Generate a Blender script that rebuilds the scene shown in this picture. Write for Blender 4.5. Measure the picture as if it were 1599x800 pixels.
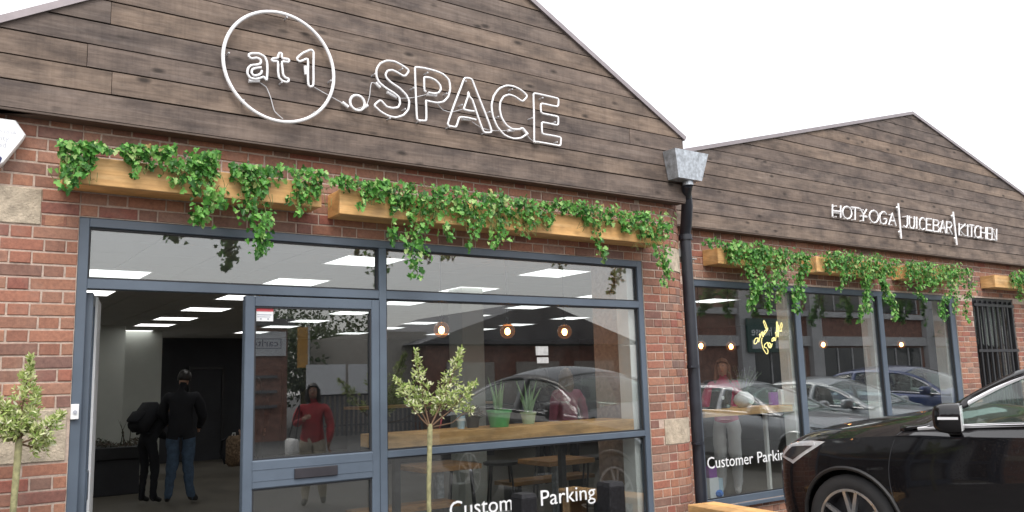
import bpy, bmesh, math, random
from mathutils import Vector, Matrix, Quaternion
R_ = random.Random(11)
for o in list(bpy.data.objects): bpy.data.objects.remove(o)
scn = bpy.context.scene
col = scn.collection

# ------------------------------------------------------------------ camera (solved from the facade's vanishing points)
CX, CY = 800.0, 400.0
VH, VV = (2670.0, 540.0), (540.0, -8400.0)
FPX = math.sqrt(-((VH[0]-CX)*(VV[0]-CX) + (VH[1]-CY)*(VV[1]-CY)))
def _ray(x, y): return Vector((x-CX, y-CY, FPX))
_z = _ray(*VV).normalized(); _x = _ray(*VH).normalized(); _x = (_x - _z*_x.dot(_z)).normalized(); _y = _z.cross(_x)
CAM = Vector((0.0, -5.48, 1.6))
ROT = Matrix((_x, _y, _z))                      # image axes (right, down, forward) to world
def wray(x, y): return ROT @ _ray(x, y)
def PY(x, y, Y): r = wray(x, y); return CAM + r*((Y-CAM.y)/r.y)     # pixel of the photograph onto the plane y = Y
def PZ(x, y, Z): r = wray(x, y); return CAM + r*((Z-CAM.z)/r.z)
def PX(x, y, X): r = wray(x, y); return CAM + r*((X-CAM.x)/r.x)
cd = bpy.data.cameras.new('camera'); co = bpy.data.objects.new('camera', cd); col.objects.link(co)
cd.sensor_width = 36.0; cd.lens = FPX*36.0/1599.0; cd.clip_start = 0.05; cd.clip_end = 2000
m3 = Matrix((ROT @ Vector((1,0,0)), ROT @ Vector((0,-1,0)), ROT @ Vector((0,0,-1)))).transposed()
co.matrix_world = Matrix.Translation(CAM) @ m3.to_4x4()
scn.camera = co

# ------------------------------------------------------------------ overcast sky, soft sun, exposure
SUN_EL, SUN_AZ = math.radians(52), math.radians(200)
w = bpy.data.worlds.new('World'); scn.world = w; w.use_nodes = True
nt = w.node_tree; nt.nodes.clear()
sky = nt.nodes.new('ShaderNodeTexSky'); sky.sky_type = 'NISHITA'; sky.sun_disc = False
sky.sun_elevation = SUN_EL; sky.sun_rotation = SUN_AZ; sky.dust_density = 4.0
b1 = nt.nodes.new('ShaderNodeBackground'); b1.inputs['Strength'].default_value = 0.05
b2 = nt.nodes.new('ShaderNodeBackground'); b2.inputs['Color'].default_value = (1.0, 0.985, 0.975, 1); b2.inputs['Strength'].default_value = 0.95
# overcast sky: brighter overhead than at the horizon, the same all round
tcw = nt.nodes.new('ShaderNodeTexCoord'); sp = nt.nodes.new('ShaderNodeSeparateXYZ'); mrw = nt.nodes.new('ShaderNodeMapRange')
mrw.inputs['To Min'].default_value = 0.74; mrw.inputs['To Max'].default_value = 1.35
nt.links.new(tcw.outputs['Generated'], sp.inputs[0]); nt.links.new(sp.outputs['Z'], mrw.inputs['Value']); nt.links.new(mrw.outputs[0], b2.inputs['Strength'])
ad = nt.nodes.new('ShaderNodeAddShader'); wo = nt.nodes.new('ShaderNodeOutputWorld')
nt.links.new(sky.outputs[0], b1.inputs['Color']); nt.links.new(b1.outputs[0], ad.inputs[0]); nt.links.new(b2.outputs[0], ad.inputs[1]); nt.links.new(ad.outputs[0], wo.inputs['Surface'])
sl = bpy.data.lights.new('sun', 'SUN'); sl.energy = 0.9; sl.angle = math.radians(25); sl.color = (1.0, 0.96, 0.9)
so = bpy.data.objects.new('sun', sl); col.objects.link(so); so.location = (-3, -12, 14)
_d = Vector((math.sin(SUN_AZ)*math.cos(SUN_EL), math.cos(SUN_AZ)*math.cos(SUN_EL), math.sin(SUN_EL)))
so.rotation_euler = _d.to_track_quat('Z', 'Y').to_euler()
scn.view_settings.view_transform = 'Standard'; scn.view_settings.look = 'None'; scn.view_settings.gamma = 1.0
scn.view_settings.exposure = 0.75
scn.render.engine = 'CYCLES'
scn.cycles.max_bounces = 10; scn.cycles.transparent_max_bounces = 24; scn.cycles.glossy_bounces = 4

# ------------------------------------------------------------------ helpers: materials
MATS = {}
def mnew(name):
    m = bpy.data.materials.new(name); m.use_nodes = True; nt = m.node_tree
    bs = nt.nodes.get('Principled BSDF'); MATS[name] = m
    return m, nt, bs
def N(nt, typ, **kw):
    n = nt.nodes.new(typ)
    for k, v in kw.items():
        if k.startswith('_'): setattr(n, k[1:], v)
        else: n.inputs[k.replace('__', ' ')].default_value = v
    return n
def ramp(nt, fac, stops):
    r = nt.nodes.new('ShaderNodeValToRGB'); el = r.color_ramp.elements
    while len(el) < len(stops): el.new(0.5)
    for e, (p, c) in zip(el, stops): e.position = p; e.color = (c[0], c[1], c[2], 1)
    nt.links.new(fac, r.inputs[0]); return r.outputs[0]
def mixc(nt, fac, a, b, mode='MIX'):
    n = nt.nodes.new('ShaderNodeMix'); n.data_type = 'RGBA'; n.blend_type = mode
    for s, v in ((0, fac), (6, a), (7, b)):
        if hasattr(v, 'is_output') or isinstance(v, bpy.types.NodeSocket): nt.links.new(v, n.inputs[s])
        elif s == 0: n.inputs[0].default_value = v
        else: n.inputs[s].default_value = (v[0], v[1], v[2], 1)
    return n.outputs[2]
def simple(name, c, rough=0.5, metal=0.0, var=0.12, scale=8.0, bump=0.0, bscale=60.0, coat=0.0, spec=0.5, stretch=(1,1,1), trans=0.0):
    m, nt, bs = mnew(name)
    tc = N(nt, 'ShaderNodeTexCoord'); mp = N(nt, 'ShaderNodeMapping', Scale=stretch); nt.links.new(tc.outputs['Object'], mp.inputs[0])
    nz = N(nt, 'ShaderNodeTexNoise', Scale=scale, Detail=6.0, Roughness=0.62); nt.links.new(mp.outputs[0], nz.inputs['Vector'])
    c0 = [max(0, v*(1-var*1.6)) for v in c]; c1 = [min(1, v*(1+var*1.6)) for v in c]
    nt.links.new(ramp(nt, nz.outputs[0], [(0.25, c0), (0.75, c1)]), bs.inputs['Base Color'])
    bs.inputs['Roughness'].default_value = rough; bs.inputs['Metallic'].default_value = metal
    bs.inputs['Specular IOR Level'].default_value = spec; bs.inputs['Coat Weight'].default_value = coat
    if rough > 0.12:
        mr = N(nt, 'ShaderNodeMapRange', To__Min=max(0.03, rough-0.1), To__Max=min(1, rough+0.1)); nt.links.new(nz.outputs[0], mr.inputs[0]); nt.links.new(mr.outputs[0], bs.inputs['Roughness'])
    if bump:
        n2 = N(nt, 'ShaderNodeTexNoise', Scale=bscale, Detail=4.0); nt.links.new(mp.outputs[0], n2.inputs['Vector'])
        bp = N(nt, 'ShaderNodeBump', Strength=bump, Distance=0.01); nt.links.new(n2.outputs[0], bp.inputs['Height']); nt.links.new(bp.outputs[0], bs.inputs['Normal'])
    return m
def brick_mat(name, island=False):
    m, nt, bs = mnew(name)
    if island: rnd = N(nt, 'ShaderNodeNewGeometry').outputs['Random Per Island']
    else: rnd = N(nt, 'ShaderNodeObjectInfo').outputs['Random']
    base = ramp(nt, rnd, [(0.0, (0.245, 0.115, 0.082)), (0.18, (0.33, 0.16, 0.105)), (0.34, (0.19, 0.105, 0.083)), (0.5, (0.36, 0.185, 0.122)), (0.66, (0.27, 0.10, 0.075)), (0.8, (0.165, 0.108, 0.094)), (0.92, (0.345, 0.195, 0.14)), (1.0, (0.26, 0.125, 0.09))])
    tc = N(nt, 'ShaderNodeTexCoord'); ob = N(nt, 'ShaderNodeNewGeometry').outputs['Position']
    nz = N(nt, 'ShaderNodeTexNoise', Scale=38.0, Detail=8.0, Roughness=0.7); nt.links.new(ob, nz.inputs['Vector'])
    big = N(nt, 'ShaderNodeTexNoise', Scale=5.0, Detail=3.0); nt.links.new(ob, big.inputs['Vector'])
    c = mixc(nt, 0.75, base, ramp(nt, nz.outputs[0], [(0.3, (0.62, 0.6, 0.62)), (0.62, (1.22, 1.18, 1.12))]), 'MULTIPLY')
    c = mixc(nt, ramp(nt, big.outputs[0], [(0.52, (0, 0, 0)), (0.75, (0.35, 0.35, 0.35))]), c, (0.34, 0.24, 0.19))
    nt.links.new(c, bs.inputs['Base Color']); bs.inputs['Roughness'].default_value = 0.88
    bp = N(nt, 'ShaderNodeBump', Strength=0.55, Distance=0.006); nt.links.new(nz.outputs[0], bp.inputs['Height']); nt.links.new(bp.outputs[0], bs.inputs['Normal'])
    return m
def wood_mat(name, dark, mid, light, grain=1.0, rough=0.75, knots=0.8, vscale=1.0, stain=0.5, saw=0.0):
    m, nt, bs = mnew(name)
    pos = N(nt, 'ShaderNodeNewGeometry').outputs['Position']; rnd = N(nt, 'ShaderNodeObjectInfo').outputs['Random']
    ofs = N(nt, 'ShaderNodeVectorMath', _operation='SCALE'); ofs.inputs[0].default_value = (17, 9, 31); nt.links.new(rnd, ofs.inputs['Scale'])
    add = N(nt, 'ShaderNodeVectorMath', _operation='ADD'); nt.links.new(pos, add.inputs[0]); nt.links.new(ofs.outputs[0], add.inputs[1])
    mp = N(nt, 'ShaderNodeMapping', Scale=(1.6*vscale, 6*vscale, 34*vscale)); nt.links.new(add.outputs[0], mp.inputs[0])
    g = N(nt, 'ShaderNodeTexNoise', Scale=grain, Detail=9.0, Roughness=0.72, Distortion=0.9); nt.links.new(mp.outputs[0], g.inputs['Vector'])
    mpb = N(nt, 'ShaderNodeMapping', Scale=(1.7, 2, 4.5)); nt.links.new(add.outputs[0], mpb.inputs[0])
    b = N(nt, 'ShaderNodeTexNoise', Scale=1.6, Detail=5.0, Roughness=0.6); nt.links.new(mpb.outputs[0], b.inputs['Vector'])
    c = ramp(nt, g.outputs[0], [(0.28, dark), (0.5, mid), (0.72, light)])
    c = mixc(nt, stain, c, ramp(nt, b.outputs[0], [(0.33, (0.5, 0.5, 0.53)), (0.6, (1.22, 1.18, 1.14))]), 'MULTIPLY')
    if saw:
        ms = N(nt, 'ShaderNodeMapping', Scale=(55, 3, 2.2)); nt.links.new(add.outputs[0], ms.inputs[0])
        sn = N(nt, 'ShaderNodeTexNoise', Scale=1.0, Detail=4.0, Roughness=0.65); nt.links.new(ms.outputs[0], sn.inputs['Vector'])
        c = mixc(nt, saw, c, ramp(nt, sn.outputs[0], [(0.34, (0.62, 0.62, 0.62)), (0.55, (1.12, 1.12, 1.12))]), 'MULTIPLY')
        pt = N(nt, 'ShaderNodeTexNoise', Scale=9.0, Detail=5.0, Roughness=0.7); nt.links.new(add.outputs[0], pt.inputs['Vector'])
        c = mixc(nt, 0.55, c, ramp(nt, pt.outputs[0], [(0.3, (0.66, 0.66, 0.68)), (0.52, (1.06, 1.05, 1.04)), (0.75, (1.2, 1.18, 1.14))]), 'MULTIPLY')
    tint = ramp(nt, rnd, [(0.0, (0.70, 0.71, 0.75)), (0.3, (1.0, 1.0, 1.02)), (0.55, (1.22, 1.15, 1.06)), (0.75, (0.86, 0.85, 0.87)), (1.0, (1.1, 1.08, 1.08))])
    c = mixc(nt, 1.0, c, tint, 'MULTIPLY')
    if knots:
        mk = N(nt, 'ShaderNodeMapping', Scale=(3.1, 1, 7.3)); nt.links.new(add.outputs[0], mk.inputs[0])
        vo = N(nt, 'ShaderNodeTexVoronoi', Scale=1.0, Randomness=1.0); nt.links.new(mk.outputs[0], vo.inputs['Vector'])
        wob = N(nt, 'ShaderNodeMath', _operation='MULTIPLY_ADD'); wob.inputs[1].default_value = 0.16; nt.links.new(g.outputs[0], wob.inputs[0]); nt.links.new(vo.outputs['Distance'], wob.inputs[2])
        kf = ramp(nt, wob.outputs[0], [(0.14, (knots, knots, knots)), (0.25, (0, 0, 0))])
        c = mixc(nt, kf, c, [v*0.35 for v in dark])
    nt.links.new(c, bs.inputs['Base Color']); bs.inputs['Roughness'].default_value = rough; bs.inputs['Specular IOR Level'].default_value = 0.25
    bp = N(nt, 'ShaderNodeBump', Strength=0.35, Distance=0.004); nt.links.new(g.outputs[0], bp.inputs['Height']); nt.links.new(bp.outputs[0], bs.inputs['Normal'])
    return m
def glass_mat(name, f0=0.07, tint=(0.86, 0.9, 0.89), rough=0.0, dirt=0.02):
    m, nt, bs = mnew(name); nt.nodes.remove(bs); out = nt.nodes.get('Material Output')
    ge = N(nt, 'ShaderNodeNewGeometry')
    dt = N(nt, 'ShaderNodeVectorMath', _operation='DOT_PRODUCT'); nt.links.new(ge.outputs['Incoming'], dt.inputs[0]); nt.links.new(ge.outputs['Normal'], dt.inputs[1])
    ab = N(nt, 'ShaderNodeMath', _operation='ABSOLUTE'); nt.links.new(dt.outputs['Value'], ab.inputs[0])
    om = N(nt, 'ShaderNodeMath', _operation='SUBTRACT'); om.inputs[0].default_value = 1.0; nt.links.new(ab.outputs[0], om.inputs[1])
    pw = N(nt, 'ShaderNodeMath', _operation='POWER'); nt.links.new(om.outputs[0], pw.inputs[0]); pw.inputs[1].default_value = 4.2
    ma = N(nt, 'ShaderNodeMath', _operation='MULTIPLY_ADD'); nt.links.new(pw.outputs[0], ma.inputs[0]); ma.inputs[1].default_value = 1-f0; ma.inputs[2].default_value = f0
    tr = N(nt, 'ShaderNodeBsdfTransparent'); tr.inputs[0].default_value = (*tint, 1)
    gl = N(nt, 'ShaderNodeBsdfGlossy', Roughness=rough); gl.inputs['Color'].default_value = (1, 1, 1, 1)
    mx = nt.nodes.new('ShaderNodeMixShader'); nt.links.new(ma.outputs[0], mx.inputs[0]); nt.links.new(tr.outputs[0], mx.inputs[1]); nt.links.new(gl.outputs[0], mx.inputs[2])
    df = N(nt, 'ShaderNodeBsdfDiffuse'); df.inputs[0].default_value = (0.6, 0.62, 0.6, 1)
    nz = N(nt, 'ShaderNodeTexNoise', Scale=3.0, Detail=8.0, Roughness=0.7); tc = N(nt, 'ShaderNodeTexCoord'); nt.links.new(tc.outputs['Object'], nz.inputs['Vector'])
    mr = N(nt, 'ShaderNodeMapRange', From__Min=0.35, From__Max=0.8, To__Min=0.0, To__Max=dirt*2); nt.links.new(nz.outputs[0], mr.inputs[0])
    m2 = nt.nodes.new('ShaderNodeMixShader'); nt.links.new(mr.outputs[0], m2.inputs[0]); nt.links.new(mx.outputs[0], m2.inputs[1]); nt.links.new(df.outputs[0], m2.inputs[2])
    nt.links.new(m2.outputs[0], out.inputs['Surface'])
    return m
def emit_mat(name, c, s):
    m, nt, bs = mnew(name)
    bs.inputs['Base Color'].default_value = (min(1, c[0]), min(1, c[1]), min(1, c[2]), 1); bs.inputs['Emission Color'].default_value = (*c, 1); bs.inputs['Emission Strength'].default_value = s
    bs.inputs['Roughness'].default_value = 0.4
    return m
def leaf_mat(name, stops, rough=0.45, trans=0.25):
    m, nt, bs = mnew(name); out = nt.nodes.get('Material Output')
    ge = N(nt, 'ShaderNodeNewGeometry'); c = ramp(nt, ge.outputs['Random Per Island'], stops)
    nz = N(nt, 'ShaderNodeTexNoise', Scale=45.0, Detail=2.0); nt.links.new(ge.outputs['Position'], nz.inputs['Vector'])
    c = mixc(nt, 0.5, c, ramp(nt, nz.outputs[0], [(0.3, (0.7, 0.75, 0.7)), (0.7, (1.25, 1.2, 1.2))]), 'MULTIPLY')
    nt.links.new(c, bs.inputs['Base Color']); bs.inputs['Roughness'].default_value = rough; bs.inputs['Specular IOR Level'].default_value = 0.35
    tl = nt.nodes.new('ShaderNodeBsdfTranslucent'); nt.links.new(c, tl.inputs[0])
    mx = nt.nodes.new('ShaderNodeMixShader'); mx.inputs[0].default_value = trans; nt.links.new(bs.outputs[0], mx.inputs[1]); nt.links.new(tl.outputs[0], mx.inputs[2]); nt.links.new(mx.outputs[0], out.inputs['Surface'])
    return m

brick_mat('brick'); brick_mat('brick_island', True)
simple('mortar', (0.46, 0.365, 0.305), 0.95, var=0.2, scale=30, bump=0.5, bscale=180)
simple('stone', (0.44, 0.375, 0.29), 0.9, var=0.28, scale=14, bump=0.7, bscale=90)
wood_mat('cladding', (0.100, 0.081, 0.070), (0.152, 0.124, 0.106), (0.205, 0.174, 0.153), knots=0.9, stain=0.85, saw=0.22)
wood_mat('new_timber', (0.46, 0.26, 0.10), (0.62, 0.38, 0.16), (0.73, 0.50, 0.25), grain=0.8, knots=0.45, stain=0.7, rough=0.6)
wood_mat('table_timber', (0.28, 0.15, 0.06), (0.42, 0.24, 0.10), (0.52, 0.32, 0.15), knots=0.4, stain=0.4, rough=0.5)
simple('soffit', (0.10, 0.075, 0.062), 0.85, var=0.2, scale=6)
simple('verge', (0.28, 0.25, 0.26), 0.45, metal=0.5, var=0.1)
simple('frame_paint', (0.092, 0.120, 0.158), 0.36, var=0.11, scale=2.2, bump=0.03, bscale=300)
simple('gasket', (0.02, 0.022, 0.026), 0.6)
simple('black_metal', (0.018, 0.019, 0.022), 0.4, var=0.2)
simple('black_pipe', (0.022, 0.025, 0.034), 0.35, var=0.2, scale=5)
simple('galvanised', (0.50, 0.54, 0.58), 0.5, metal=0.75, var=0.28, scale=26)
simple('white_tube', (0.86, 0.86, 0.88), 0.25, var=0.02)
simple('clear_wire', (0.55, 0.55, 0.57), 0.3, var=0.05)
simple('white_plastic', (0.80, 0.82, 0.83), 0.4, var=0.03)
simple('navy_plastic', (0.02, 0.03, 0.11), 0.35)
simple('white_paint', (0.82, 0.82, 0.80), 0.6, var=0.05, scale=2)
simple('wall_paint', (0.50, 0.52, 0.48), 0.8, var=0.05, scale=2)
simple('dark_wall', (0.036, 0.037, 0.044), 0.75, var=0.2, scale=1.5)
simple('ceiling_tile', (0.44, 0.43, 0.41), 0.95, var=0.05, scale=40, bump=0.3, bscale=120)
simple('ceiling_rail', (0.3, 0.3, 0.29), 0.6, var=0.03)
simple('vinyl_floor', (0.15, 0.135, 0.11), 0.42, var=0.22, scale=2.2)
simple('asphalt', (0.085, 0.083, 0.08), 0.9, var=0.25, scale=3, bump=0.6, bscale=140)
simple('letterbox', (0.03, 0.028, 0.034), 0.4)
simple('aluminium', (0.85, 0.87, 0.88), 0.3, metal=0.2, var=0.03)
simple('notice_red', (0.7, 0.10, 0.12), 0.5); simple('ink', (0.1, 0.1, 0.14), 0.6); simple('grey_ink', (0.42, 0.44, 0.5), 0.6)
glass_mat('glass', 0.115, (0.84, 0.865, 0.865), dirt=.008); glass_mat('car_glass', 0.06, (0.72, 0.86, 0.80)); glass_mat('amber_glass', 0.10, (0.80, 0.46, 0.25), dirt=0.0)
_m = MATS['amber_glass']; _n = _m.node_tree; _o = _n.nodes.get('Material Output'); _s = _o.inputs['Surface'].links[0].from_socket
_e = _n.nodes.new('ShaderNodeEmission'); _e.inputs[0].default_value = (1.0, .42, .13, 1); _e.inputs[1].default_value = .055; _a = _n.nodes.new('ShaderNodeAddShader'); _n.links.new(_s, _a.inputs[0]); _n.links.new(_e.outputs[0], _a.inputs[1]); _n.links.new(_a.outputs[0], _o.inputs['Surface'])
emit_mat('panel_light', (1.0, 1.0, 0.98), 1.6); emit_mat('filament', (1.0, 0.66, 0.34), 30.0); emit_mat('yellow_neon', (1.0, 0.82, 0.32), 1.3)
leaf_mat('ivy_leaf', [(0.0, (0.025, 0.10, 0.018)), (0.3, (0.055, 0.20, 0.032)), (0.6, (0.115, 0.34, 0.06)), (0.85, (0.22, 0.49, 0.11)), (0.985, (0.42, 0.56, 0.22)), (1.0, (0.38, 0.27, 0.10))], rough=.32, trans=.34)
leaf_mat('willow_leaf', [(0.0, (0.21, 0.33, 0.08)), (0.4, (0.40, 0.50, 0.16)), (0.75, (0.64, 0.68, 0.36)), (1.0, (0.82, 0.82, 0.64))], rough=0.5, trans=.35)
leaf_mat('tree_leaf', [(0.0, (0.02, 0.04, 0.015)), (0.5, (0.045, 0.08, 0.025)), (1.0, (0.09, 0.13, 0.045))])
leaf_mat('aloe_leaf', [(0.0, (0.13, 0.27, 0.10)), (1.0, (0.32, 0.46, 0.22))]); leaf_mat('dark_leaf', [(0.0, (0.04, 0.05, 0.03)), (1.0, (0.13, 0.09, 0.07))]); leaf_mat('lavender', [(0.0, (0.16, 0.25, 0.13)), (0.6, (0.25, 0.33, 0.22)), (1.0, (0.33, 0.27, 0.52))])
simple('bark', (0.26, 0.25, 0.13), 0.85, var=0.3, scale=30, bump=0.4); simple('twig', (0.14, 0.085, 0.05), 0.8, var=0.2); simple('vine', (0.14, 0.17, 0.05), 0.8)

# ------------------------------------------------------------------ helpers: objects
ID = Matrix.Identity(4)
def link(o, parent=None, world=True):
    col.objects.link(o)
    if parent is not None:
        o.parent = parent
        if world: o.matrix_parent_inverse = WM.get(parent.name, ID).inverted()
    return o
WM = {}
def tag(o, label=None, cat=None, group=None, kind=None):
    if label: o['label'] = label
    if cat: o['category'] = cat
    if group: o['group'] = group
    if kind: o['kind'] = kind
    return o
def thing(name, loc, label, cat, group=None, rotz=0.0, parent=None):
    o = bpy.data.objects.new(name, None); o.empty_display_size = 0.1
    o.location = loc; o.rotation_euler = (0, 0, rotz); link(o, parent)
    WM[o.name] = Matrix.Translation(Vector(loc)) @ Matrix.Rotation(rotz, 4, 'Z')
    return tag(o, label, cat, group)
class MB:
    def __init__(s): s.v = []; s.f = []; s.m = []
    def add(s, vs, fs, mi=0):
        b = len(s.v); s.v += [tuple(v) for v in vs]; s.f += [tuple(b+i for i in f) for f in fs]; s.m += [mi]*len(fs); return s
    def box(s, x0, x1, y0, y1, z0, z1, ch=0.0, mi=0):
        if ch <= 0:
            vs = [(x, y, z) for z in (z0, z1) for y in (y0, y1) for x in (x0, x1)]
            return s.add(vs, [(0,2,3,1), (4,5,7,6), (0,1,5,4), (2,6,7,3), (0,4,6,2), (1,3,7,5)], mi)
        bm = bmesh.new(); bmesh.ops.create_cube(bm, size=1.0)
        for v in bm.verts: v.co = Vector(((x0+x1)/2 + v.co.x*(x1-x0), (y0+y1)/2 + v.co.y*(y1-y0), (z0+z1)/2 + v.co.z*(z1-z0)))
        bmesh.ops.bevel(bm, geom=bm.edges[:], offset=ch, segments=1, affect='EDGES'); bm.verts.index_update()
        s.add([v.co for v in bm.verts], [[v.index for v in f.verts] for f in bm.faces], mi); bm.free(); return s
    def prism(s, poly, y0, y1, mi=0):            # poly: (x, z) outline, extruded along y
        n = len(poly); vs = [(x, y0, z) for x, z in poly] + [(x, y1, z) for x, z in poly]
        a = sum(poly[i][0]*poly[(i+1) % n][1]-poly[(i+1) % n][0]*poly[i][1] for i in range(n))
        fs = [tuple(range(n)), tuple(range(2*n-1, n-1, -1))] + [(i, i+n, (i+1) % n+n, (i+1) % n) for i in range(n)]
        if a < 0: fs = [f[::-1] for f in fs]
        return s.add(vs, fs, mi)
    def tube(s, path, r, n=8, closed=False, cap=True, mi=0):
        P = [Vector(p) for p in path]; k = len(P); rr = r if isinstance(r, (list, tuple)) else [r]*k
        rings = []; up = None
        for i in range(k):
            a = P[(i-1) % k] if (closed or i) else P[0]; b = P[(i+1) % k] if (closed or i < k-1) else P[-1]
            t = (b-a); t = t.normalized() if t.length > 1e-9 else Vector((0, 0, 1))
            if up is None: up = t.orthogonal().normalized()
            up = (up - t*up.dot(t)); up = up.normalized() if up.length > 1e-6 else t.orthogonal().normalized()
            sd = t.cross(up)
            rings.append([P[i] + (up*math.cos(2*math.pi*j/n) + sd*math.sin(2*math.pi*j/n))*rr[i] for j in range(n)])
        vs = [v for rg in rings for v in rg]; fs = []
        for i in range(k if closed else k-1):
            for j in range(n):
                fs.append((i*n+j, i*n+(j+1) % n, ((i+1) % k)*n+(j+1) % n, ((i+1) % k)*n+j))
        if cap and not closed: fs += [tuple(range(n-1, -1, -1)), tuple((k-1)*n+j for j in range(n))]
        return s.add(vs, fs, mi)
    def lathe(s, prof, c, n=20, axis='Z', mi=0):
        vs = []; fs = []
        for r, h in prof:
            for j in range(n):
                a = 2*math.pi*j/n; p = (r*math.cos(a), r*math.sin(a), h)
                if axis == 'X': p = (h, p[0], p[1])
                vs.append((c[0]+p[0], c[1]+p[1], c[2]+p[2]))
        for i in range(len(prof)-1):
            for j in range(n): fs.append((i*n+j, i*n+(j+1) % n, (i+1)*n+(j+1) % n, (i+1)*n+j))
        return s.add(vs, fs, mi)
    def ellipsoid(s, c, r, n=14, m=9, mi=0, jit=0.0, rnd=None):
        vs = []; fs = []
        for i in range(m+1):
            t = math.pi*i/m
            for j in range(n):
                a = 2*math.pi*j/n; k = 1 + (rnd.uniform(-jit, jit) if jit else 0)
                vs.append((c[0]+r[0]*math.sin(t)*math.cos(a)*k, c[1]+r[1]*math.sin(t)*math.sin(a)*k, c[2]+r[2]*math.cos(t)*k))
        for i in range(m):
            for j in range(n): fs.append((i*n+j, (i+1)*n+j, (i+1)*n+(j+1) % n, i*n+(j+1) % n))
        return s.add(vs, fs, mi)
    def build(s, name, mat, parent=None, world=True, smooth=0.0, **kw):
        me = bpy.data.meshes.new(name); me.from_pydata(s.v, [], s.f)
        for mm in (mat if isinstance(mat, (list, tuple)) else [mat]): me.materials.append(MATS[mm])
        if isinstance(mat, (list, tuple)): me.polygons.foreach_set('material_index', s.m)
        if smooth: smooth_mesh(me, smooth)
        me.update(); o = bpy.data.objects.new(name, me); link(o, parent, world)
        return tag(o, **kw)
def smooth_mesh(me, ang):
    bm = bmesh.new(); bm.from_mesh(me); bmesh.ops.remove_doubles(bm, verts=bm.verts[:], dist=1e-5)
    for f in bm.faces: f.smooth = True
    for e in bm.edges:
        if len(e.link_faces) == 2: e.smooth = e.calc_face_angle(0) < ang
    bm.to_mesh(me); bm.free()
def copy_tree(o, parent=None):
    c = o.copy(); col.objects.link(c)
    if parent is not None: pi = o.matrix_parent_inverse.copy(); c.parent = parent; c.matrix_parent_inverse = pi
    for ch in o.children: copy_tree(ch, c)
    return c
def text_mesh(name, body, size, mat, M, parent=None, extrude=0.001, align='LEFT', width=None, world=True):
    cu = bpy.data.curves.new(name, 'FONT'); cu.body = body; cu.size = size; cu.extrude = extrude; cu.align_x = align; cu.resolution_u = 3
    t = bpy.data.objects.new(name+'_src', cu); col.objects.link(t); dg = bpy.context.evaluated_depsgraph_get()
    me = bpy.data.meshes.new_from_object(t.evaluated_get(dg)); bpy.data.objects.remove(t); bpy.data.curves.remove(cu)
    if width:
        xs = [v.co.x for v in me.vertices]; k = width/(max(xs)-min(xs))
        for v in me.vertices: v.co.x = (v.co.x-min(xs))*k
    me.transform(M); me.materials.clear(); me.materials.append(MATS[mat]); me.name = name
    o = bpy.data.objects.new(name, me); link(o, parent, world); return o
def facing(x, y, z):   # text standing on a wall that faces -y
    return Matrix.Translation((x, y, z)) @ Matrix.Rotation(math.pi/2, 4, 'X')

# ================================================================== THE SETTING
gm = MB(); gm.box(-150, 150, -150, 150, -0.4, 0.0); gm.build('ground', 'asphalt', kind='structure')

# ------------------------------------------------------------------ bricks
COURSE = 0.075; ZB = 0.02
def brick_mesh(wd, seed):
    r = random.Random(seed); h = 0.0325; x = wd/2; d = 0.05; c = 0.004
    j = lambda a: a + r.uniform(-0.0016, 0.0016)
    vs = [(-x, d, -h), (x, d, -h), (x, d, h), (-x, d, h)] + [(j(sx*x), 0.004, j(sz*h)) for sx, sz in ((-1,-1),(1,-1),(1,1),(-1,1))] + [(j(sx*(x-c)), r.uniform(-.0015,.0015), j(sz*(h-c))) for sx, sz in ((-1,-1),(1,-1),(1,1),(-1,1))]
    fs = [(0,4,5,1)[::-1], (1,5,6,2)[::-1], (2,6,7,3)[::-1], (3,7,4,0)[::-1], (4,8,9,5)[::-1], (5,9,10,6)[::-1], (6,10,11,7)[::-1], (7,11,8,4)[::-1], (8,9,10,11)]
    me = bpy.data.meshes.new('brick'); me.from_pydata(vs, [], fs); me.materials.append(MATS['brick']); return me
BM = {}
def get_brick(wd):
    k = (round(wd, 2), R_.randrange(4))
    if k not in BM: BM[k] = brick_mesh(k[0], hash(k) % 9999)
    return BM[k], wd/k[0]
def put_brick(x, y, z, wd, parent, rot=0.0, stuff=None):
    me, sx = get_brick(wd)
    M = Matrix.Translation((x, y + R_.uniform(-.0025, .0025), z)) @ Matrix.Rotation(rot, 4, 'Z') @ Matrix.Rotation(R_.uniform(-.006, .006), 4, 'Y') @ Matrix.Diagonal((sx, 1, 1, 1))
    if stuff is not None:
        stuff.add([M @ v.co for v in me.vertices], [p.vertices[:] for p in me.polygons]); return
    o = bpy.data.objects.new('brick', me); col.objects.link(o); o.parent = parent; o.matrix_local = M
def courses(z0, z1): return [k for k in range(0, 60) if ZB+k*COURSE > z0-0.01 and ZB+(k+1)*COURSE < z1+0.01]
def lay(x0, x1, z0, z1, y, parent, hide=lambda x, z: False, stuff=None, is_stuff=lambda x, z: False):
    for k in courses(z0, z1):
        zc = ZB + k*COURSE + COURSE/2; x = math.floor(x0/0.3375)*0.3375 - (0.16875 if k % 2 else 0) + R_.uniform(-.008, .008); s = 0
        while x < x1:
            wd = 0.225 if s % 2 == 0 else 0.1125
            a, b = max(x+.005, x0), min(x+wd-.005, x1); x += wd; s += 1
            if b-a < .045 and (a == x0 or b == x1): continue
            if x1-b < .05: b = x1
            if a-x0 < .055: a = x0
            if b-a < 0.03 or hide((a+b)/2, zc): continue
            put_brick((a+b)/2, y, zc, b-a, parent, stuff=stuff if is_stuff((a+b)/2, zc) else None)
def finish_stuff(mb, parent):
    if mb.f: mb.build('brick_courses', 'brick_island', parent, kind='stuff')
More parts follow.
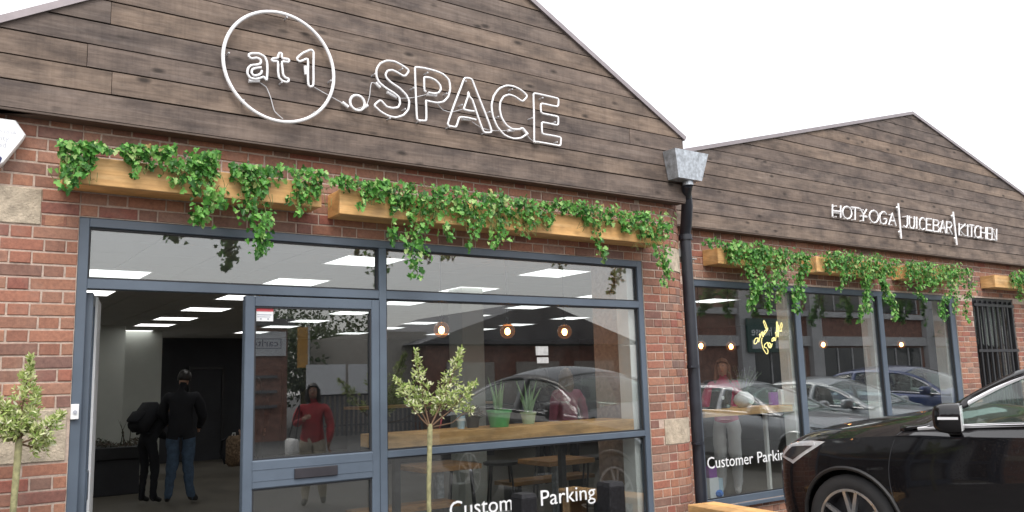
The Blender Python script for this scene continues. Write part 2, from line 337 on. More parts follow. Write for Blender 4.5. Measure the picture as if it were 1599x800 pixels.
def stone(x0, x1, z0, z1, y, parent):
    MB().box(x0, x1, y-.004, y+.05, z0+.005, z1-.005, ch=.006).build('stone_block', 'stone', parent)

# ------------------------------------------------------------------ timber boards of a gable
def clip(poly, a, b, c):     # keep a*x + b*z <= c
    out = []
    for i, p in enumerate(poly):
        q = poly[(i+1) % len(poly)]; dp = a*p[0]+b*p[1]-c; dq = a*q[0]+b*q[1]-c
        if dp <= 0: out.append(p)
        if dp*dq < 0: t = dp/(dp-dq); out.append((p[0]+(q[0]-p[0])*t, p[1]+(q[1]-p[1])*t))
    return out
def gable(root, x0, x1, zlines, apex, sl, sr, yf, back, joints):
    top = lambda x: apex[1] - (sl*(apex[0]-x) if x < apex[0] else sr*(x-apex[0]))
    out = [(x0, zlines[0]), (x1, zlines[0]), (x1, top(x1)), apex, (x0, top(x0))]
    cl = MB().prism([(x0+.01, zlines[0]+.012), (x1-.01, zlines[0]+.012), (x1-.01, top(x1)-.03), (apex[0], apex[1]-.04), (x0+.01, top(x0)-.03)], yf+.024, back).build('cladding', 'soffit', root)
    for i in range(len(zlines)-1):
        z0, z1 = zlines[i]+.0045, zlines[i+1]-.0045
        xs = [x0] + sorted(joints.get(i, [])) + [x1]
        for a, b in zip(xs, xs[1:]):
            p = [(a+.0015, z0), (b-.0015, z0), (b-.0015, z1), (a+.0015, z1)]
            p = clip(p, -sl, 1, apex[1]-sl*apex[0]-.012); p = clip(p, sr, 1, apex[1]+sr*apex[0]-.012) if len(p) > 2 else p
            if len(p) < 3: continue
            t = R_.uniform(-.004, .004)
            MB().prism(p, yf+t, yf+.023).build('board', 'cladding', cl)
    # metal verge strips along both slopes
    for s, xe in ((sl, x0-.03), (sr, x1+.03)):
        ze = apex[1] - s*abs(apex[0]-xe); n = Vector((-(ze-apex[1]), 0, (xe-apex[0]))).normalized(); n = n if n.z > 0 else -n
        A, B = Vector((apex[0], 0, apex[1])), Vector((xe, 0, ze)); u = .014; d = .03
        MB().prism([(A.x, A.z+u), (B.x+n.x*u, B.z+n.z*u), (B.x-n.x*d, B.z-n.z*d), (A.x, A.z-d)], yf-.022, back+.1).build('verge_strip', 'verge', root)
    return cl, top

def pane(x0, x1, z0, z1, y, parent, name='glass_pane', g=.010):
    gp = MB().box(x0, x1, y, y+.006, z0, z1).build(name, 'glass', parent)
    k = MB()
    for a, b, c, d in ((x0, x1, z1-g, z1), (x0, x1, z0, z0+g), (x0, x0+g, z0+g, z1-g), (x1-g, x1, z0+g, z1-g)): k.box(a, b, y-.018, y-.001, c, d)
    k.build('gasket', 'gasket', parent); return gp

# ================================================================== MAIN SHOP
shopA = thing('shop_building', (3.1, 0, 0), 'red brick shop with steep timber gable, white neon lettering and a doorway standing open', 'building')
FX0, FX1, FZ1 = 0.746, 5.345, 2.645
# left pier
pw = MB().box(-1.2, FX0, .005, .32, 0, 3.28).build('brick_wall', 'mortar', shopA, label='brick pier with two pale stone blocks')
sl_st = [(-1.2, .545, 2.57, 2.795), (-1.2, .73, 1.22, 1.52)]
st = MB()
lay(-.9, FX0-.003, 0, 3.28, 0, pw, hide=lambda x, z: any(a < x < b+.0 and c < z < d for a, b, c, d in [(-2, .545, 2.57, 2.795), (-2, .735, 1.22, 1.52)]), stuff=st, is_stuff=lambda x, z: x < .05 or z < .85)
finish_stuff(st, pw)
for a in sl_st: stone(*a, 0, pw)
for k in (34, 35, 36): put_brick(.645, 0, ZB+(k+.5)*COURSE, .195, pw)
# band above the window
bw = MB().box(FX0, 5.35, .005, .32, FZ1, 3.28).build('brick_wall', 'mortar', shopA)
lay(FX0+.003, 5.34, FZ1-.005, 3.25, 0, bw)
# rounded corner pier
RC, RR = 5.666, 0.40
def pier(s, inset=0.0):
    L0 = RC-FX1
    if s <= L0: return Vector((FX1+s, inset, 0)), 0.0
    a = (s-L0)/RR
    if a <= math.pi/2: return Vector((RC+(RR-inset)*math.sin(a), RR-(RR-inset)*math.cos(a), 0)), a
    return Vector((RC+RR-inset, RR+(s-L0-RR*math.pi/2), 0)), math.pi/2
LT = RC-FX1+RR*math.pi/2
k = MB(); prof = [pier(LT*i/28, .006)[0] for i in range(29)] + [Vector((RC+RR-.006, .72, 0)), Vector((FX1, .72, 0))]
nn = len(prof); k.add([(p.x, p.y, z) for z in (0, 3.28) for p in prof], [tuple(range(nn-1, -1, -1)), tuple(range(nn, 2*nn))] + [(i, (i+1) % nn, (i+1) % nn+nn, i+nn) for i in range(nn)])
rw = k.build('brick_wall', 'mortar', shopA, smooth=.6, label='rounded brick corner pier with pale stone blocks')
def curved_stone(s0, s1, z0, z1):
    m = MB(); n = 10; q = [pier(s0+(s1-s0)*i/n, -.004)[0] for i in range(n+1)]; b = [pier(s0+(s1-s0)*i/n, .03)[0] for i in range(n+1)]
    vs = [(p.x, p.y, z) for z in (z0+.005, z1-.005) for p in q+b]; t = 2*(n+1); fs = []
    for i in range(n):
        fs += [(i, i+1, t+i+1, t+i), (n+1+i+1, n+1+i, t+n+1+i, t+n+1+i+1), (t+i, t+i+1, t+n+1+i+1, t+n+1+i), (i+1, i, n+1+i, n+1+i+1)]
    fs += [(0, t, t+n+1, n+1), (n, 2*n+1, t+2*n+1, t+n)]
    m.add(vs, fs).build('stone_block', 'stone', rw, smooth=.6)
SS = [(.17, .62, 13, 16), (.30, .75, 34, 37)]
for a, b, c, d in SS: curved_stone(a, b, ZB+c*COURSE, ZB+d*COURSE)
st = MB()
for k in courses(0, 3.25):
    s = .004; i = 0
    while s < LT+.30:
        first = (i == 0 and k % 2 == 0)
        wd = (.2 if first else .095) if s > .01 or k % 2 == 0 else .1
        if i == 0 and k % 2: wd = .10 + (.045 if k % 4 == 1 else 0)
        c = s+wd/2
        if s+wd > LT+.31: break
        P, a = pier(c)
        inst = any(q0-.02 < c < q1+.02 and r0 <= k < r1 for q0, q1, r0, r1 in SS)
        if not inst: put_brick(P.x, P.y, ZB+(k+.5)*COURSE, wd, rw, rot=a, stuff=st if (k < 6 or s > .80) else None)
        s += wd+.010; i += 1
finish_stuff(st, rw)
# gable front
zl = [3.217, 3.385] + [3.385+.148*i for i in range(1, 15)]
def rowof(z): return max(i for i in range(len(zl)) if zl[i] < z)
JA = {}
for px_, py_ in ((136, 88), (174, 132), (173, 18), (981, 207)):
    q = PY(px_, py_, -.1); JA.setdefault(rowof(q.z), []).append(q.x)
claA, topA = gable(shopA, -.9, 5.84, zl, (3.12, 5.325), .56, .5397, -.12, .30, JA)
MB().box(-.9, 5.83, -.118, .0, 3.205, 3.2165).build('soffit_board', 'soffit', shopA)
for sgn, xe in ((.56, -.9), (.5397, 5.84)):
    ze = 5.27-sgn*abs(3.12-xe)
    MB().prism([(3.12, 5.27), (xe, ze), (xe, ze-.1), (3.12, 5.17)], .3, 15.0).build('roof', 'dark_wall', shopA)
# window of the main front: jambs, head, transom, mullion, rail
f = MB(); y0, y1 = .012, .085
f.box(FX0, FX0+.058, y0, y1, 0, FZ1, ch=.003); f.box(FX1-.058, FX1, y0, y1, 0, FZ1, ch=.003)
f.box(FX0+.058, FX1-.058, y0, y1, FZ1-.056, FZ1, ch=.003)
f.box(2.713, 2.771, y0-.002, y1, 0, FZ1-.056, ch=.003)
f.box(FX0+.058, 2.713, y0, y1, 2.217, 2.276, ch=.003); f.box(2.771, FX1-.058, y0, y1, 2.217, 2.276, ch=.003)
f.box(2.771, FX1-.058, y0, y1, 1.088, 1.136, ch=.003); f.box(2.771, FX1-.058, y0, y1, .02, .09, ch=.003)
f.box(FX0-.004, FX0, .02, .2, 0, FZ1); f.box(FX1, FX1+.004, .02, .2, 0, FZ1); f.box(FX0, FX1, .02, .2, FZ1, FZ1+.004)
win = f.build('window', 'frame_paint', shopA)
yg = .045
pane(FX0+.06, 2.711, 2.278, FZ1-.058, yg, win); pane(2.773, FX1-.06, 2.278, FZ1-.058, yg, win)
pane(2.773, FX1-.06, 1.138, 2.215, yg, win); lowp = pane(2.773, FX1-.06, .092, 1.086, yg, win)
text_mesh('window_lettering', 'Customer', .172, 'white_plastic', facing(3.29, .0415, .612), win, width=.735); text_mesh('window_lettering', 'Parking', .172, 'white_plastic', facing(4.135, .0415, .612), win, width=.57)
# closed door leaf
d = MB(); a0, a1 = -.002, .056
d.box(1.742, 1.806, a0, a1, .03, 2.205, ch=.004); d.box(2.646, 2.706, a0, a1, .03, 2.205, ch=.004)
d.box(1.806, 2.646, a0, a1, 2.137, 2.205, ch=.004); d.box(1.806, 2.646, a0, a1, .03, .20, ch=.004)
door = d.build('door', 'frame_paint', shopA, label='closed glazed door leaf with dark letterbox')
mr = MB().box(1.800, 2.652, -.010, .05, .962, 1.142, ch=.008); mr.box(1.802, 2.650, -.013, -.009, 1.082, 1.087); mr.box(1.802, 2.650, -.013, -.009, 1.01, 1.015)
mr.build('middle_rail', 'frame_paint', door)
MB().box(2.078, 2.38, -.026, -.011, 1.006, 1.072, ch=.004).build('letterbox', 'letterbox', door)
pane(1.807, 2.645, 1.143, 2.136, .024, door); pane(1.807, 2.645, .201, .961, .024, door)
nb = PY(399.5, 480.5, .02); ne = PY(427, 502, .02)
MB().box(nb.x, ne.x, .0205, .0235, ne.z, nb.z).build('notice', 'white_plastic', door)
MB().box(nb.x, ne.x, .0185, .0205, nb.z-.024, nb.z).build('notice_band', 'notice_red', door)
MB().box(nb.x+.012, ne.x-.012, .019, .0205, nb.z-.05, nb.z-.043).box(nb.x+.012, ne.x-.02, .019, .0205, nb.z-.063, nb.z-.058).box(nb.x+.03, nb.x+.042, .019, .0205, ne.z+.01, ne.z+.02).box(ne.x-.04, ne.x-.028, .019, .0205, ne.z+.01, ne.z+.02).build('notice_print', 'grey_ink', door)
# open door leaf, swung into the room
leafM = Matrix.Translation((.822, .075, 0)) @ Matrix.Rotation(math.radians(78.5), 4, 'Z')
def xf(mb, M): mb.v = [tuple(M @ Vector(v)) for v in mb.v]; return mb
d = MB(); d.box(0, .065, -.028, .028, .03, 2.20, ch=.004); d.box(.25, .845, -.028, .028, .2, 2.137, ch=.004); d.box(.845, .91, -.028, .028, .03, 2.20, ch=.004); d.box(.065, .845, -.028, .028, 2.137, 2.20, ch=.004); d.box(.065, .845, -.028, .028, .03, .2, ch=.004); d.box(.062, .848, -.034, .034, .962, 1.142, ch=.006)
od = xf(d, leafM).build('door', 'frame_paint', shopA, label='glazed door leaf standing open into the shop')
xf(MB().box(.066, .249, -.003, .003, 1.143, 2.136), leafM).build('glass_pane', 'glass', od); xf(MB().box(.066, .249, -.003, .003, .201, .961), leafM).build('glass_pane', 'glass', od)
xf(MB().box(.26, .74, -.042, -.0285, .032, 2.198), leafM).build('edge_strip', 'white_plastic', od)
MB().box(.806, 2.708, .09, .12, .0, .03).build('threshold', 'aluminium', shopA)

# ================================================================== NEIGHBOURING SHOP (set back 0.7 m)
SB = 0.70
shopB = thing('shop_building', (11.3, SB, 0), 'set-back brick shop with low timber gable, three tall windows and a barred side window', 'building')
BX0, BX1, BZ0, BZ1 = 6.74, 12.20, .245, 2.627
lw = MB().box(6.0, 16.6, SB+.005, SB+.3, BZ1, 3.24).build('brick_wall', 'mortar', shopB)
st = MB(); lay(6.07, 16.5, BZ1-.02, 3.17, SB, lw, stuff=st, is_stuff=lambda x, z: x > 12.9 or x < 6.5); finish_stuff(st, lw)
pl = MB().box(6.07, BX0, SB+.005, SB+.3, 0, BZ1).box(BX0, BX1, SB+.005, SB+.3, 0, BZ0).build('brick_wall', 'mortar', shopB)
lay(6.08, BX0-.004, 0, BZ1, SB, pl, stuff=(st := MB()), is_stuff=lambda x, z: True); lay(BX0, BX1, 0, BZ0, SB, pl); finish_stuff(st, pl)
pr = MB().box(BX1, 12.70, SB+.005, SB+.3, 0, BZ1).box(13.98, 16.6, SB+.005, SB+.3, 0, BZ1).box(12.70, 13.98, SB+.005, SB+.3, 0, 1.0).build('brick_wall', 'mortar', shopB)
lay(BX1+.004, 12.70, .9, BZ1, SB, pr); st = MB(); lay(13.98, 16.5, 0, BZ1, SB, pr, stuff=st, is_stuff=lambda x, z: x > 14.6 or z < 1.6); lay(BX1+.004, 12.70, 0, .9, SB, pr, stuff=st, is_stuff=lambda x, z: True); lay(12.70, 13.98, 0, 1.0, SB, pr, stuff=st, is_stuff=lambda x, z: True); finish_stuff(st, pr)
zlb = [3.175, 3.33] + [3.33+.148*i for i in range(1, 15)]
JB = {}
for px_, py_ in ((1422, 250), (1250, 312)):
    q = PY(px_, py_, SB-.1); JB.setdefault(max(i for i in range(len(zlb)) if zlb[i] < q.z), []).append(q.x)
claB, topB = gable(shopB, 5.86, 16.6, zlb, (11.33, 5.20), .254, .268, SB-.12, SB+.3, JB)
MB().box(5.86, 16.6, SB-.118, SB, 3.163, 3.1745).build('soffit_board', 'soffit', shopB)
for sgn, xe in ((.254, 5.86), (.268, 16.6)):
    ze = 5.15-sgn*abs(11.33-xe)
    MB().prism([(11.33, 5.15), (xe, ze), (xe, ze-.1), (11.33, 5.05)], SB+.3, 15.0).build('roof', 'dark_wall', shopB)
f = MB(); y0, y1 = SB+.015, SB+.085
MX = [(8.50, 8.60), (10.255, 10.355)]
f.box(BX0, BX0+.06, y0, y1, BZ0, BZ1, ch=.003); f.box(12.07, BX1, y0, y1, BZ0, BZ1, ch=.003); f.box(BX0+.06, 12.07, y0, y1, BZ1-.07, BZ1, ch=.003); f.box(BX0+.06, 12.07, y0, y1, BZ0, BZ0+.07, ch=.003)
for a, b in MX: f.box(a, b, y0-.003, y1, BZ0+.07, BZ1-.07, ch=.003)
f.box(BX0-.02, BX1+.02, SB-.05, SB+.014, BZ0-.03, BZ0-.002)
winB = f.build('window', 'frame_paint', shopB)
xs = [BX0+.06, *[v for m_ in MX for v in m_], 12.07]
for i in (0, 2, 4): pane(xs[i]+.002, xs[i+1]-.002, BZ0+.072, BZ1-.072, SB+.045, winB)
text_mesh('window_lettering', 'Customer', .172, 'white_plastic', facing(6.855, SB+.0415, .628), winB, width=.735); text_mesh('window_lettering', 'Parking', .172, 'white_plastic', facing(7.665, SB+.0415, .628), winB, width=.57)
# barred window
bwn = MB().box(12.70, 12.76, SB+.02, SB+.1, 1.0, BZ1-.0).box(13.92, 13.98, SB+.02, SB+.1, 1.0, BZ1).box(12.76, 13.92, SB+.02, SB+.1, BZ1-.07, BZ1).box(12.76, 13.92, SB+.02, SB+.1, 1.0, 1.06).build('window', 'black_metal', shopB, label='small side window behind black security bars')
MB().box(12.76, 13.92, SB+.06, SB+.066, 1.06, BZ1-.07).build('glass_pane', 'glass', bwn)
for i in range(8):
    x = 12.80+i*.155; MB().box(x, x+.035, SB-.012, SB+.018, .98, BZ1-.04, ch=.004).build('security_bar', 'black_metal', bwn)
MB().box(12.72, 13.96, SB-.018, SB-.013, 1.82, 1.86).build('cross_bar', 'black_metal', bwn); MB().box(12.72, 13.96, SB-.018, SB-.013, 2.50, 2.54).build('cross_bar', 'black_metal', bwn)
for i in range(9):
    x = 12.78+i*.128; MB().prism([(x, 1.95), (x+.075, 1.9), (x+.11, 2.53), (x+.02, 2.54)], SB+.13, SB+.135).build('curtain_fold', 'wall_paint', bwn)
MB().box(12.62, 12.75, SB-.012, SB+.0, 2.77, 2.91, ch=.004).build('air_brick', 'soffit', shopB)

# ================================================================== ROOM BEHIND THE WINDOWS
FL = 0.10; CE = 2.74
MB().box(.2, 6.1, .13, 14.2, FL-.15, FL).box(6.1, 16, SB+.13, 14.2, FL-.15, FL).build('shop_floor', 'vinyl_floor', kind='structure')
ceil = MB().box(.2, 6.1, .13, 14.2, CE+.004, CE+.08).box(6.1, 16, SB+.13, 14.2, CE+.004, CE+.08).build('shop_ceiling', 'ceiling_rail', kind='structure')
LIGHTS = [(x, y) for x in (1.5, 3.3, 5.5, 7.7, 9.9) for y in (1.5, 3.2, 4.95, 6.65, 8.35, 9.75, 11.4)]
tile_me = None; st = MB()
for i in range(26):
    for j in range(23):
        x, y = .25+i*.6, .15+j*.6
        if x > 15.3 or (x > 5.7 and y < SB+.1): continue
        if i < 14 and j < 13:
            if tile_me is None:
                o = MB().box(.006, .594, .006, .594, -.006, .003).build('ceiling_tile', 'ceiling_tile', ceil); tile_me = o.data; o.location = (x, y, CE)
            else:
                o = bpy.data.objects.new('ceiling_tile', tile_me); link(o, ceil, False); o.location = (x, y, CE)
        else: st.box(x+.006, x+.594, y+.006, y+.594, CE-.006, CE+.003)
st.build('ceiling_tiles', 'ceiling_tile', ceil, kind='stuff')
for nm, b, m_ in (('shop_wall', (.2, .3, .33, 14.2), 'wall_paint'), ('shop_wall', (.3, 2.91, 10.1, 10.25), 'wall_paint'), ('shop_wall', (2.91, 3.78, 11.3, 11.45), 'wall_paint'), ('shop_wall', (2.83, 2.91, 10.25, 11.3), 'wall_paint'), ('shop_wall', (3.78, 16, 13.6, 13.75), 'dark_wall'), ('shop_wall', (15.9, 16, 1.1, 13.6), 'dark_wall')):
    MB().box(b[0], b[1], b[2], b[3], FL, CE).build(nm, m_, kind='structure')
for x, y, w_ in ((5.27, 3.0, .31), (9.3, 5.0, .31)):
    MB().box(x, x+w_, y, y+w_, FL, CE-.007, ch=.006).build('shop_column', 'wall_paint', kind='structure')
for a, b, y, z0, z1 in ((5.235, 5.335, .10, FL, CE-.01), (8.47, 8.63, SB+.10, FL, CE-.01), (10.22, 10.39, SB+.10, FL, CE-.01), (12.04, 12.20, SB+.10, FL, CE-.01)):
    MB().box(a, b, y, y+.16, z0, z1, ch=.004).build('shop_column', 'white_paint', kind='structure')
# walls of the two units that close the room at the front
MB().box(6.05, 6.12, .73, .98, FL, CE).build('shop_wall', 'wall_paint', kind='structure')

# ================================================================== TIMBER TROUGHS AND IVY
def beam(x0, x1, z0, z1, yb, yf, label):
    t = thing('timber_trough', ((x0+x1)/2, yb, z0), label, 'planter', 'timber troughs fixed above the shop windows')
    MB().box(x0, x1, yf, yf+.03, z0, z1, ch=.004).build('front_board', 'new_timber', t)
    MB().box(x0+.004, x0+.034, yf+.03, yb-.003, z0+.002, z1-.003, ch=.003).build('end_board', 'new_timber', t)
    MB().box(x1-.034, x1-.004, yf+.03, yb-.003, z0+.002, z1-.003, ch=.003).build('end_board', 'new_timber', t)
    MB().box(x0+.034, x1-.034, yf+.03, yb-.003, z0+.003, z0+.025).build('base_board', 'new_timber', t)
    MB().box(x0+.036, x1-.036, yf+.032, yb-.005, z0+.025, z1-.03).build('soil', 'twig', t)
beam(.62, 2.175, 2.795, 2.96, 0, -.22, 'short orange timber trough of ivy over the open doorway')
beam(2.305, 5.40, 2.765, 2.94, 0, -.22, 'long orange timber trough of ivy over the big shop window')
beam(6.93, 8.05, 2.775, 2.95, SB, SB-.22, 'timber trough of ivy beside the black downpipe')
beam(8.66, 10.22, 2.775, 2.96, SB, SB-.22, 'timber trough of ivy over the middle tall window')
beam(10.60, 11.95, 2.785, 2.965, SB, SB-.22, 'timber trough of ivy between middle window and vent')
beam(13.0, 15.2, 2.765, 2.95, SB, SB-.22, 'timber trough of ivy over the barred window')
LEAF = [(0, .06, 0), (.24, -.08, .06), (.5, .14, .10), (.26, .36, .05), (.36, .58, .07), (0, 1.0, 0), (-.36, .58, .07), (-.26, .36, .05), (-.5, .14, .10), (-.24, -.08, .06)]
def leaf(mb, p, size, nrm, tip, shape=LEAF, flop=0.0):
    n = nrm.normalized(); t = (tip - n*tip.dot(n)); t = t.normalized() if t.length > 1e-4 else n.orthogonal().normalized(); s = t.cross(n)
    vs = [p + s*(x*size) + t*(y*size) + n*((z - flop*y*y)*size) for x, y, z in shape]
    if len(shape) == 10: mb.add(vs, [(0, 1, 2, 3, 4, 5), (0, 5, 6, 7, 8, 9)])
    else: mb.add(vs, [tuple(range(len(shape)))])
def rv(s=1.0): return Vector((R_.gauss(0, s), R_.gauss(0, s), R_.gauss(0, s)))
def ivy(yf, clumps, strands, size, label, k=1.0):
    fol = MB(); vin = []; pts = []
    for cx, hw, yt, ybm, n in clumps:
        for _ in range(int(n*k)):
            u = R_.uniform(-1, 1); v = R_.random()**1.15; hwv = hw*(1-.35*v*abs(u))
            # uneven lower edge
            edge = .72 + .28*math.sin(cx*.7+u*5.3)*math.cos(u*9+cx)
            px_ = cx + u*hwv + R_.gauss(0, 2); py_ = yt + (ybm-yt)*v*edge + R_.gauss(0, 2.2)
            d = R_.uniform(.005, .085)*(1-.3*v)
            p = PY(px_, py_, yf-.03); p.y -= d - .02
            pts.append((p, v))
    for sx, y0, y1, wd, n in strands:
        ph = R_.uniform(0, 6); path = []
        for i in range(13):
            t = i/12; q = PY(sx + math.sin(ph+t*4)*wd*.35, y0+(y1-y0)*t, yf-.03); q.y -= .02 + .03*math.sin(t*2.2+ph); path.append(q)
        vin.append(MB().tube(path, .0022, 5))
        for _ in range(int(n*1.15*k)):
            t = R_.random()**.85; k_ = min(11, int(t*12)); q = path[k_].lerp(path[k_+1], t*12-k_)
            sp = wd*(1-.55*t)/230.0
            pts.append((q + Vector((R_.gauss(0, sp*.6), R_.gauss(0, .02), R_.gauss(0, .012))), t))
    for cx, hw, yt, ybm, n in clumps:
        if n < 60: continue
        for _ in range(max(2, int(hw/5))):
            a = cx+R_.uniform(-1, 1)*hw; b = a+R_.uniform(-1, 1)*hw*.9; path = []
            for i in range(9):
                t = i/8; q = PY(a+(b-a)*t+R_.gauss(0, 1.5), yt+(ybm-yt)*(.1+.85*math.sin(t*2.2)*R_.uniform(.8, 1.1)), yf-.03); q.y -= R_.uniform(.0, .05); path.append(q)
            vin.append(MB().tube(path, .0018, 4))
    for p, v in pts:
        n = Vector((R_.gauss(0, .55), -1, R_.gauss(.35, .5))); tip = Vector((R_.gauss(0, .7), R_.gauss(-.1, .3), -1))
        leaf(fol, p, size*.76*R_.choice((.5, .7, .85, 1.0, 1.0, 1.3))*R_.uniform(.85, 1.15), n, tip, flop=R_.uniform(0, .25))
    c = pts[0][0]; xs_ = [p.x for p, _ in pts]; root = thing('ivy', ((min(xs_)+max(xs_))/2, yf+.1, 2.93), label, 'ivy', 'ivy trailing from the timber troughs')
    fol.build('foliage', 'ivy_leaf', root, kind='stuff'); [v_.build('stem', 'vine', root) for v_ in vin]
# some trailing stems run along the trough before they hang
ivy(-.22, [(230, 50, 230, 246, 50), (420, 60, 258, 272, 50), (122, 32, 222, 290, 250), (175, 26, 230, 242, 40), (215, 18, 228, 252, 70), (245, 20, 232, 276, 80), (278, 16, 250, 298, 70), (314, 28, 238, 302, 230), (372, 18, 258, 290, 80), (398, 22, 262, 325, 180), (430, 12, 264, 290, 16), (480, 24, 266, 330, 190)],
    [(108, 260, 296, 18, 40), (318, 290, 352, 20, 85), (398, 310, 398, 24, 120), (408, 320, 375, 12, 40), (210, 240, 278, 8, 22), (345, 290, 318, 16, 25), (460, 300, 335, 16, 25)], .046, 'ivy hanging in clumps from the short trough over the doorway')
ivy(-.22, [(600, 60, 284, 298, 60), (860, 60, 312, 326, 60), (535, 22, 276, 300, 70), (582, 24, 282, 322, 120), (622, 22, 290, 330, 120), (652, 24, 300, 356, 160), (700, 32, 292, 352, 230), (752, 36, 300, 366, 300), (800, 30, 310, 372, 250), (842, 26, 318, 362, 170), (892, 24, 318, 340, 130), (935, 30, 322, 362, 230), (985, 24, 330, 368, 190), (1022, 30, 334, 392, 270)],
    [(615, 318, 380, 10, 40), (650, 345, 435, 20, 110), (662, 345, 400, 12, 40), (700, 345, 372, 14, 30), (735, 345, 392, 14, 40), (770, 360, 385, 20, 40), (938, 352, 404, 14, 55), (1030, 385, 446, 18, 80), (1040, 380, 425, 14, 40), (560, 290, 330, 8, 20)], .046, 'ivy spilling along the long trough over the big window')
ivy(SB-.22, k=1.5, clumps=[(1112, 14, 376, 388, 30), (1160, 32, 380, 420, 330), (1205, 26, 388, 425, 240), (1245, 20, 394, 430, 200)],
    strands=[(1168, 410, 482, 20, 140), (1180, 410, 470, 16, 90), (1205, 415, 488, 16, 120), (1215, 415, 470, 14, 60), (1248, 415, 486, 20, 150), (1255, 415, 470, 14, 60)], size=.05, label='ivy hanging in long strands beside the downpipe trough')
ivy(SB-.22, k=1.5, clumps=[(1305, 22, 394, 428, 210), (1345, 28, 400, 438, 290), (1385, 18, 406, 440, 170)],
    strands=[(1310, 420, 452, 16, 50), (1345, 425, 502, 18, 130), (1350, 425, 490, 14, 60), (1388, 425, 498, 20, 150), (1378, 425, 470, 16, 60)], size=.05, label='ivy hanging over the middle tall window of the set-back shop')
ivy(SB-.22, k=1.5, clumps=[(1432, 24, 410, 452, 280), (1468, 28, 414, 456, 320), (1500, 14, 420, 448, 110)],
    strands=[(1478, 445, 500, 22, 120), (1485, 440, 490, 14, 60), (1512, 440, 502, 14, 80), (1440, 440, 470, 18, 60)], size=.05, label='ivy hanging over the last tall window near the vent')
ivy(SB-.22, k=1.5, clumps=[(1590, 14, 424, 452, 180), (1625, 30, 428, 470, 260)], strands=[(1596, 440, 470, 14, 40), (1630, 440, 500, 20, 90)], size=.05, label='ivy on the trough over the barred window')

# ================================================================== NEON LETTERING
def neon(root, name, pix, y, r=.0082, closed=False, mat='white_tube', dens=3):
    P = [PY(a, b, y) for a, b in pix]; k = len(P); out = []
    rng = range(k if closed else k-1)
    for i in rng:                                    # Catmull-Rom, with sharp turns kept by doubled points
        p0 = P[i-1] if (closed or i) else P[0]; p1 = P[i]; p2 = P[(i+1) % k]; p3 = P[(i+2) % k] if (closed or i+2 < k) else P[-1]
        L = (p2-p1).length
        if L < 1e-6: continue
        m1 = (p2-p0); m2 = (p3-p1); m1 = m1.normalized()*L*.55 if m1.length > 1e-6 else m1; m2 = m2.normalized()*L*.55 if m2.length > 1e-6 else m2
        for j in range(dens):
            t = j/dens; h = t*t; c = h*t
            out.append(p1*(2*c-3*h+1) + m1*(c-2*h+t) + p2*(-2*c+3*h) + m2*(c-h))
    if not closed: out.append(P[-1])
    return MB().tube(out, r, 8, closed=closed).build(name, mat, root, smooth=1.2)
YN = -.165
sgn = thing('neon_sign', (3.0, -.12, 3.3), 'white tube sign reading at1 in a ring then dot SPACE in outline letters', 'sign')
z4 = lambda L: [(330+a/3.478, 10+b/3.478) for a, b in L]
z5 = lambda L: [(560+a/4.845, 80+b/4.845) for a, b in L]
cc = PY(438.5, 104.5, YN); hw_ = (PY(525, 106, YN).x-PY(352.5, 98, YN).x)/2
MB().tube([(cc.x+hw_*math.cos(i*math.pi/36), YN, cc.z+hw_*math.sin(i*math.pi/36)) for i in range(72)], .0122, 8, closed=True).build('ring', 'white_tube', sgn, smooth=1.2)
neon(sgn, 'letter', z4([(206, 276), (206, 262), (225, 256), (262, 258), (292, 276), (304, 305), (306, 345), (302, 402), (296, 396), (285, 384), (268, 390), (240, 396), (212, 388), (198, 365), (200, 340), (216, 322), (245, 318), (268, 312), (270, 292), (248, 280), (222, 284), (206, 276)]), YN)
neon(sgn, 'letter', z4([(274, 332), (245, 336), (226, 342), (220, 360), (232, 376), (256, 374), (272, 364), (276, 348)]), YN, closed=False)
neon(sgn, 'letter', z4([(366, 262), (374, 254), (384, 258), (386, 282), (420, 288), (424, 298), (416, 304), (386, 302), (388, 340), (392, 372), (404, 388), (420, 394), (422, 406), (410, 412), (388, 406), (370, 388), (364, 355), (362, 300), (338, 300), (330, 292), (338, 284), (362, 280), (366, 262)]), YN)
neon(sgn, 'letter', z4([(536, 238), (546, 238), (556, 248), (556, 330), (556, 425), (548, 436), (536, 436), (528, 424), (526, 350), (524, 286), (500, 294), (480, 300), (468, 290), (470, 278), (500, 254), (536, 238)]), YN)
dc = PY(558.5, 161, YN)
MB().tube([(dc.x+.056*math.cos(i*math.pi/14), YN, dc.z+.056*math.sin(i*math.pi/14)) for i in range(28)], .0098, 8, closed=True).build('dot', 'white_tube', sgn, smooth=1.2)
neon(sgn, 'letter', z5([(380, 155), (360, 184), (340, 188), (300, 165), (258, 145), (222, 150), (206, 178), (214, 205), (250, 240), (310, 280), (360, 330), (384, 380), (378, 440), (340, 485), (280, 503), (220, 488), (165, 455), (126, 418), (126, 404), (160, 376), (175, 378), (215, 420), (260, 432), (300, 425), (315, 395), (308, 352), (270, 318), (215, 285), (160, 240), (138, 195), (138, 140), (165, 95), (215, 74), (275, 80), (330, 108), (376, 140), (380, 155)]), YN)
neon(sgn, 'letter', z5([(428, 128), (436, 122), (500, 130), (580, 150), (640, 175), (685, 220), (695, 285), (680, 345), (645, 382), (600, 392), (560, 386), (515, 376), (512, 376), (514, 450), (514, 520), (504, 528), (455, 524), (444, 512), (438, 400), (432, 260), (428, 128)]), YN)
neon(sgn, 'letter', z5([(512, 308), (500, 300), (498, 205), (502, 198), (540, 202), (585, 222), (618, 258), (624, 290), (605, 316), (575, 322), (530, 314)]), YN)
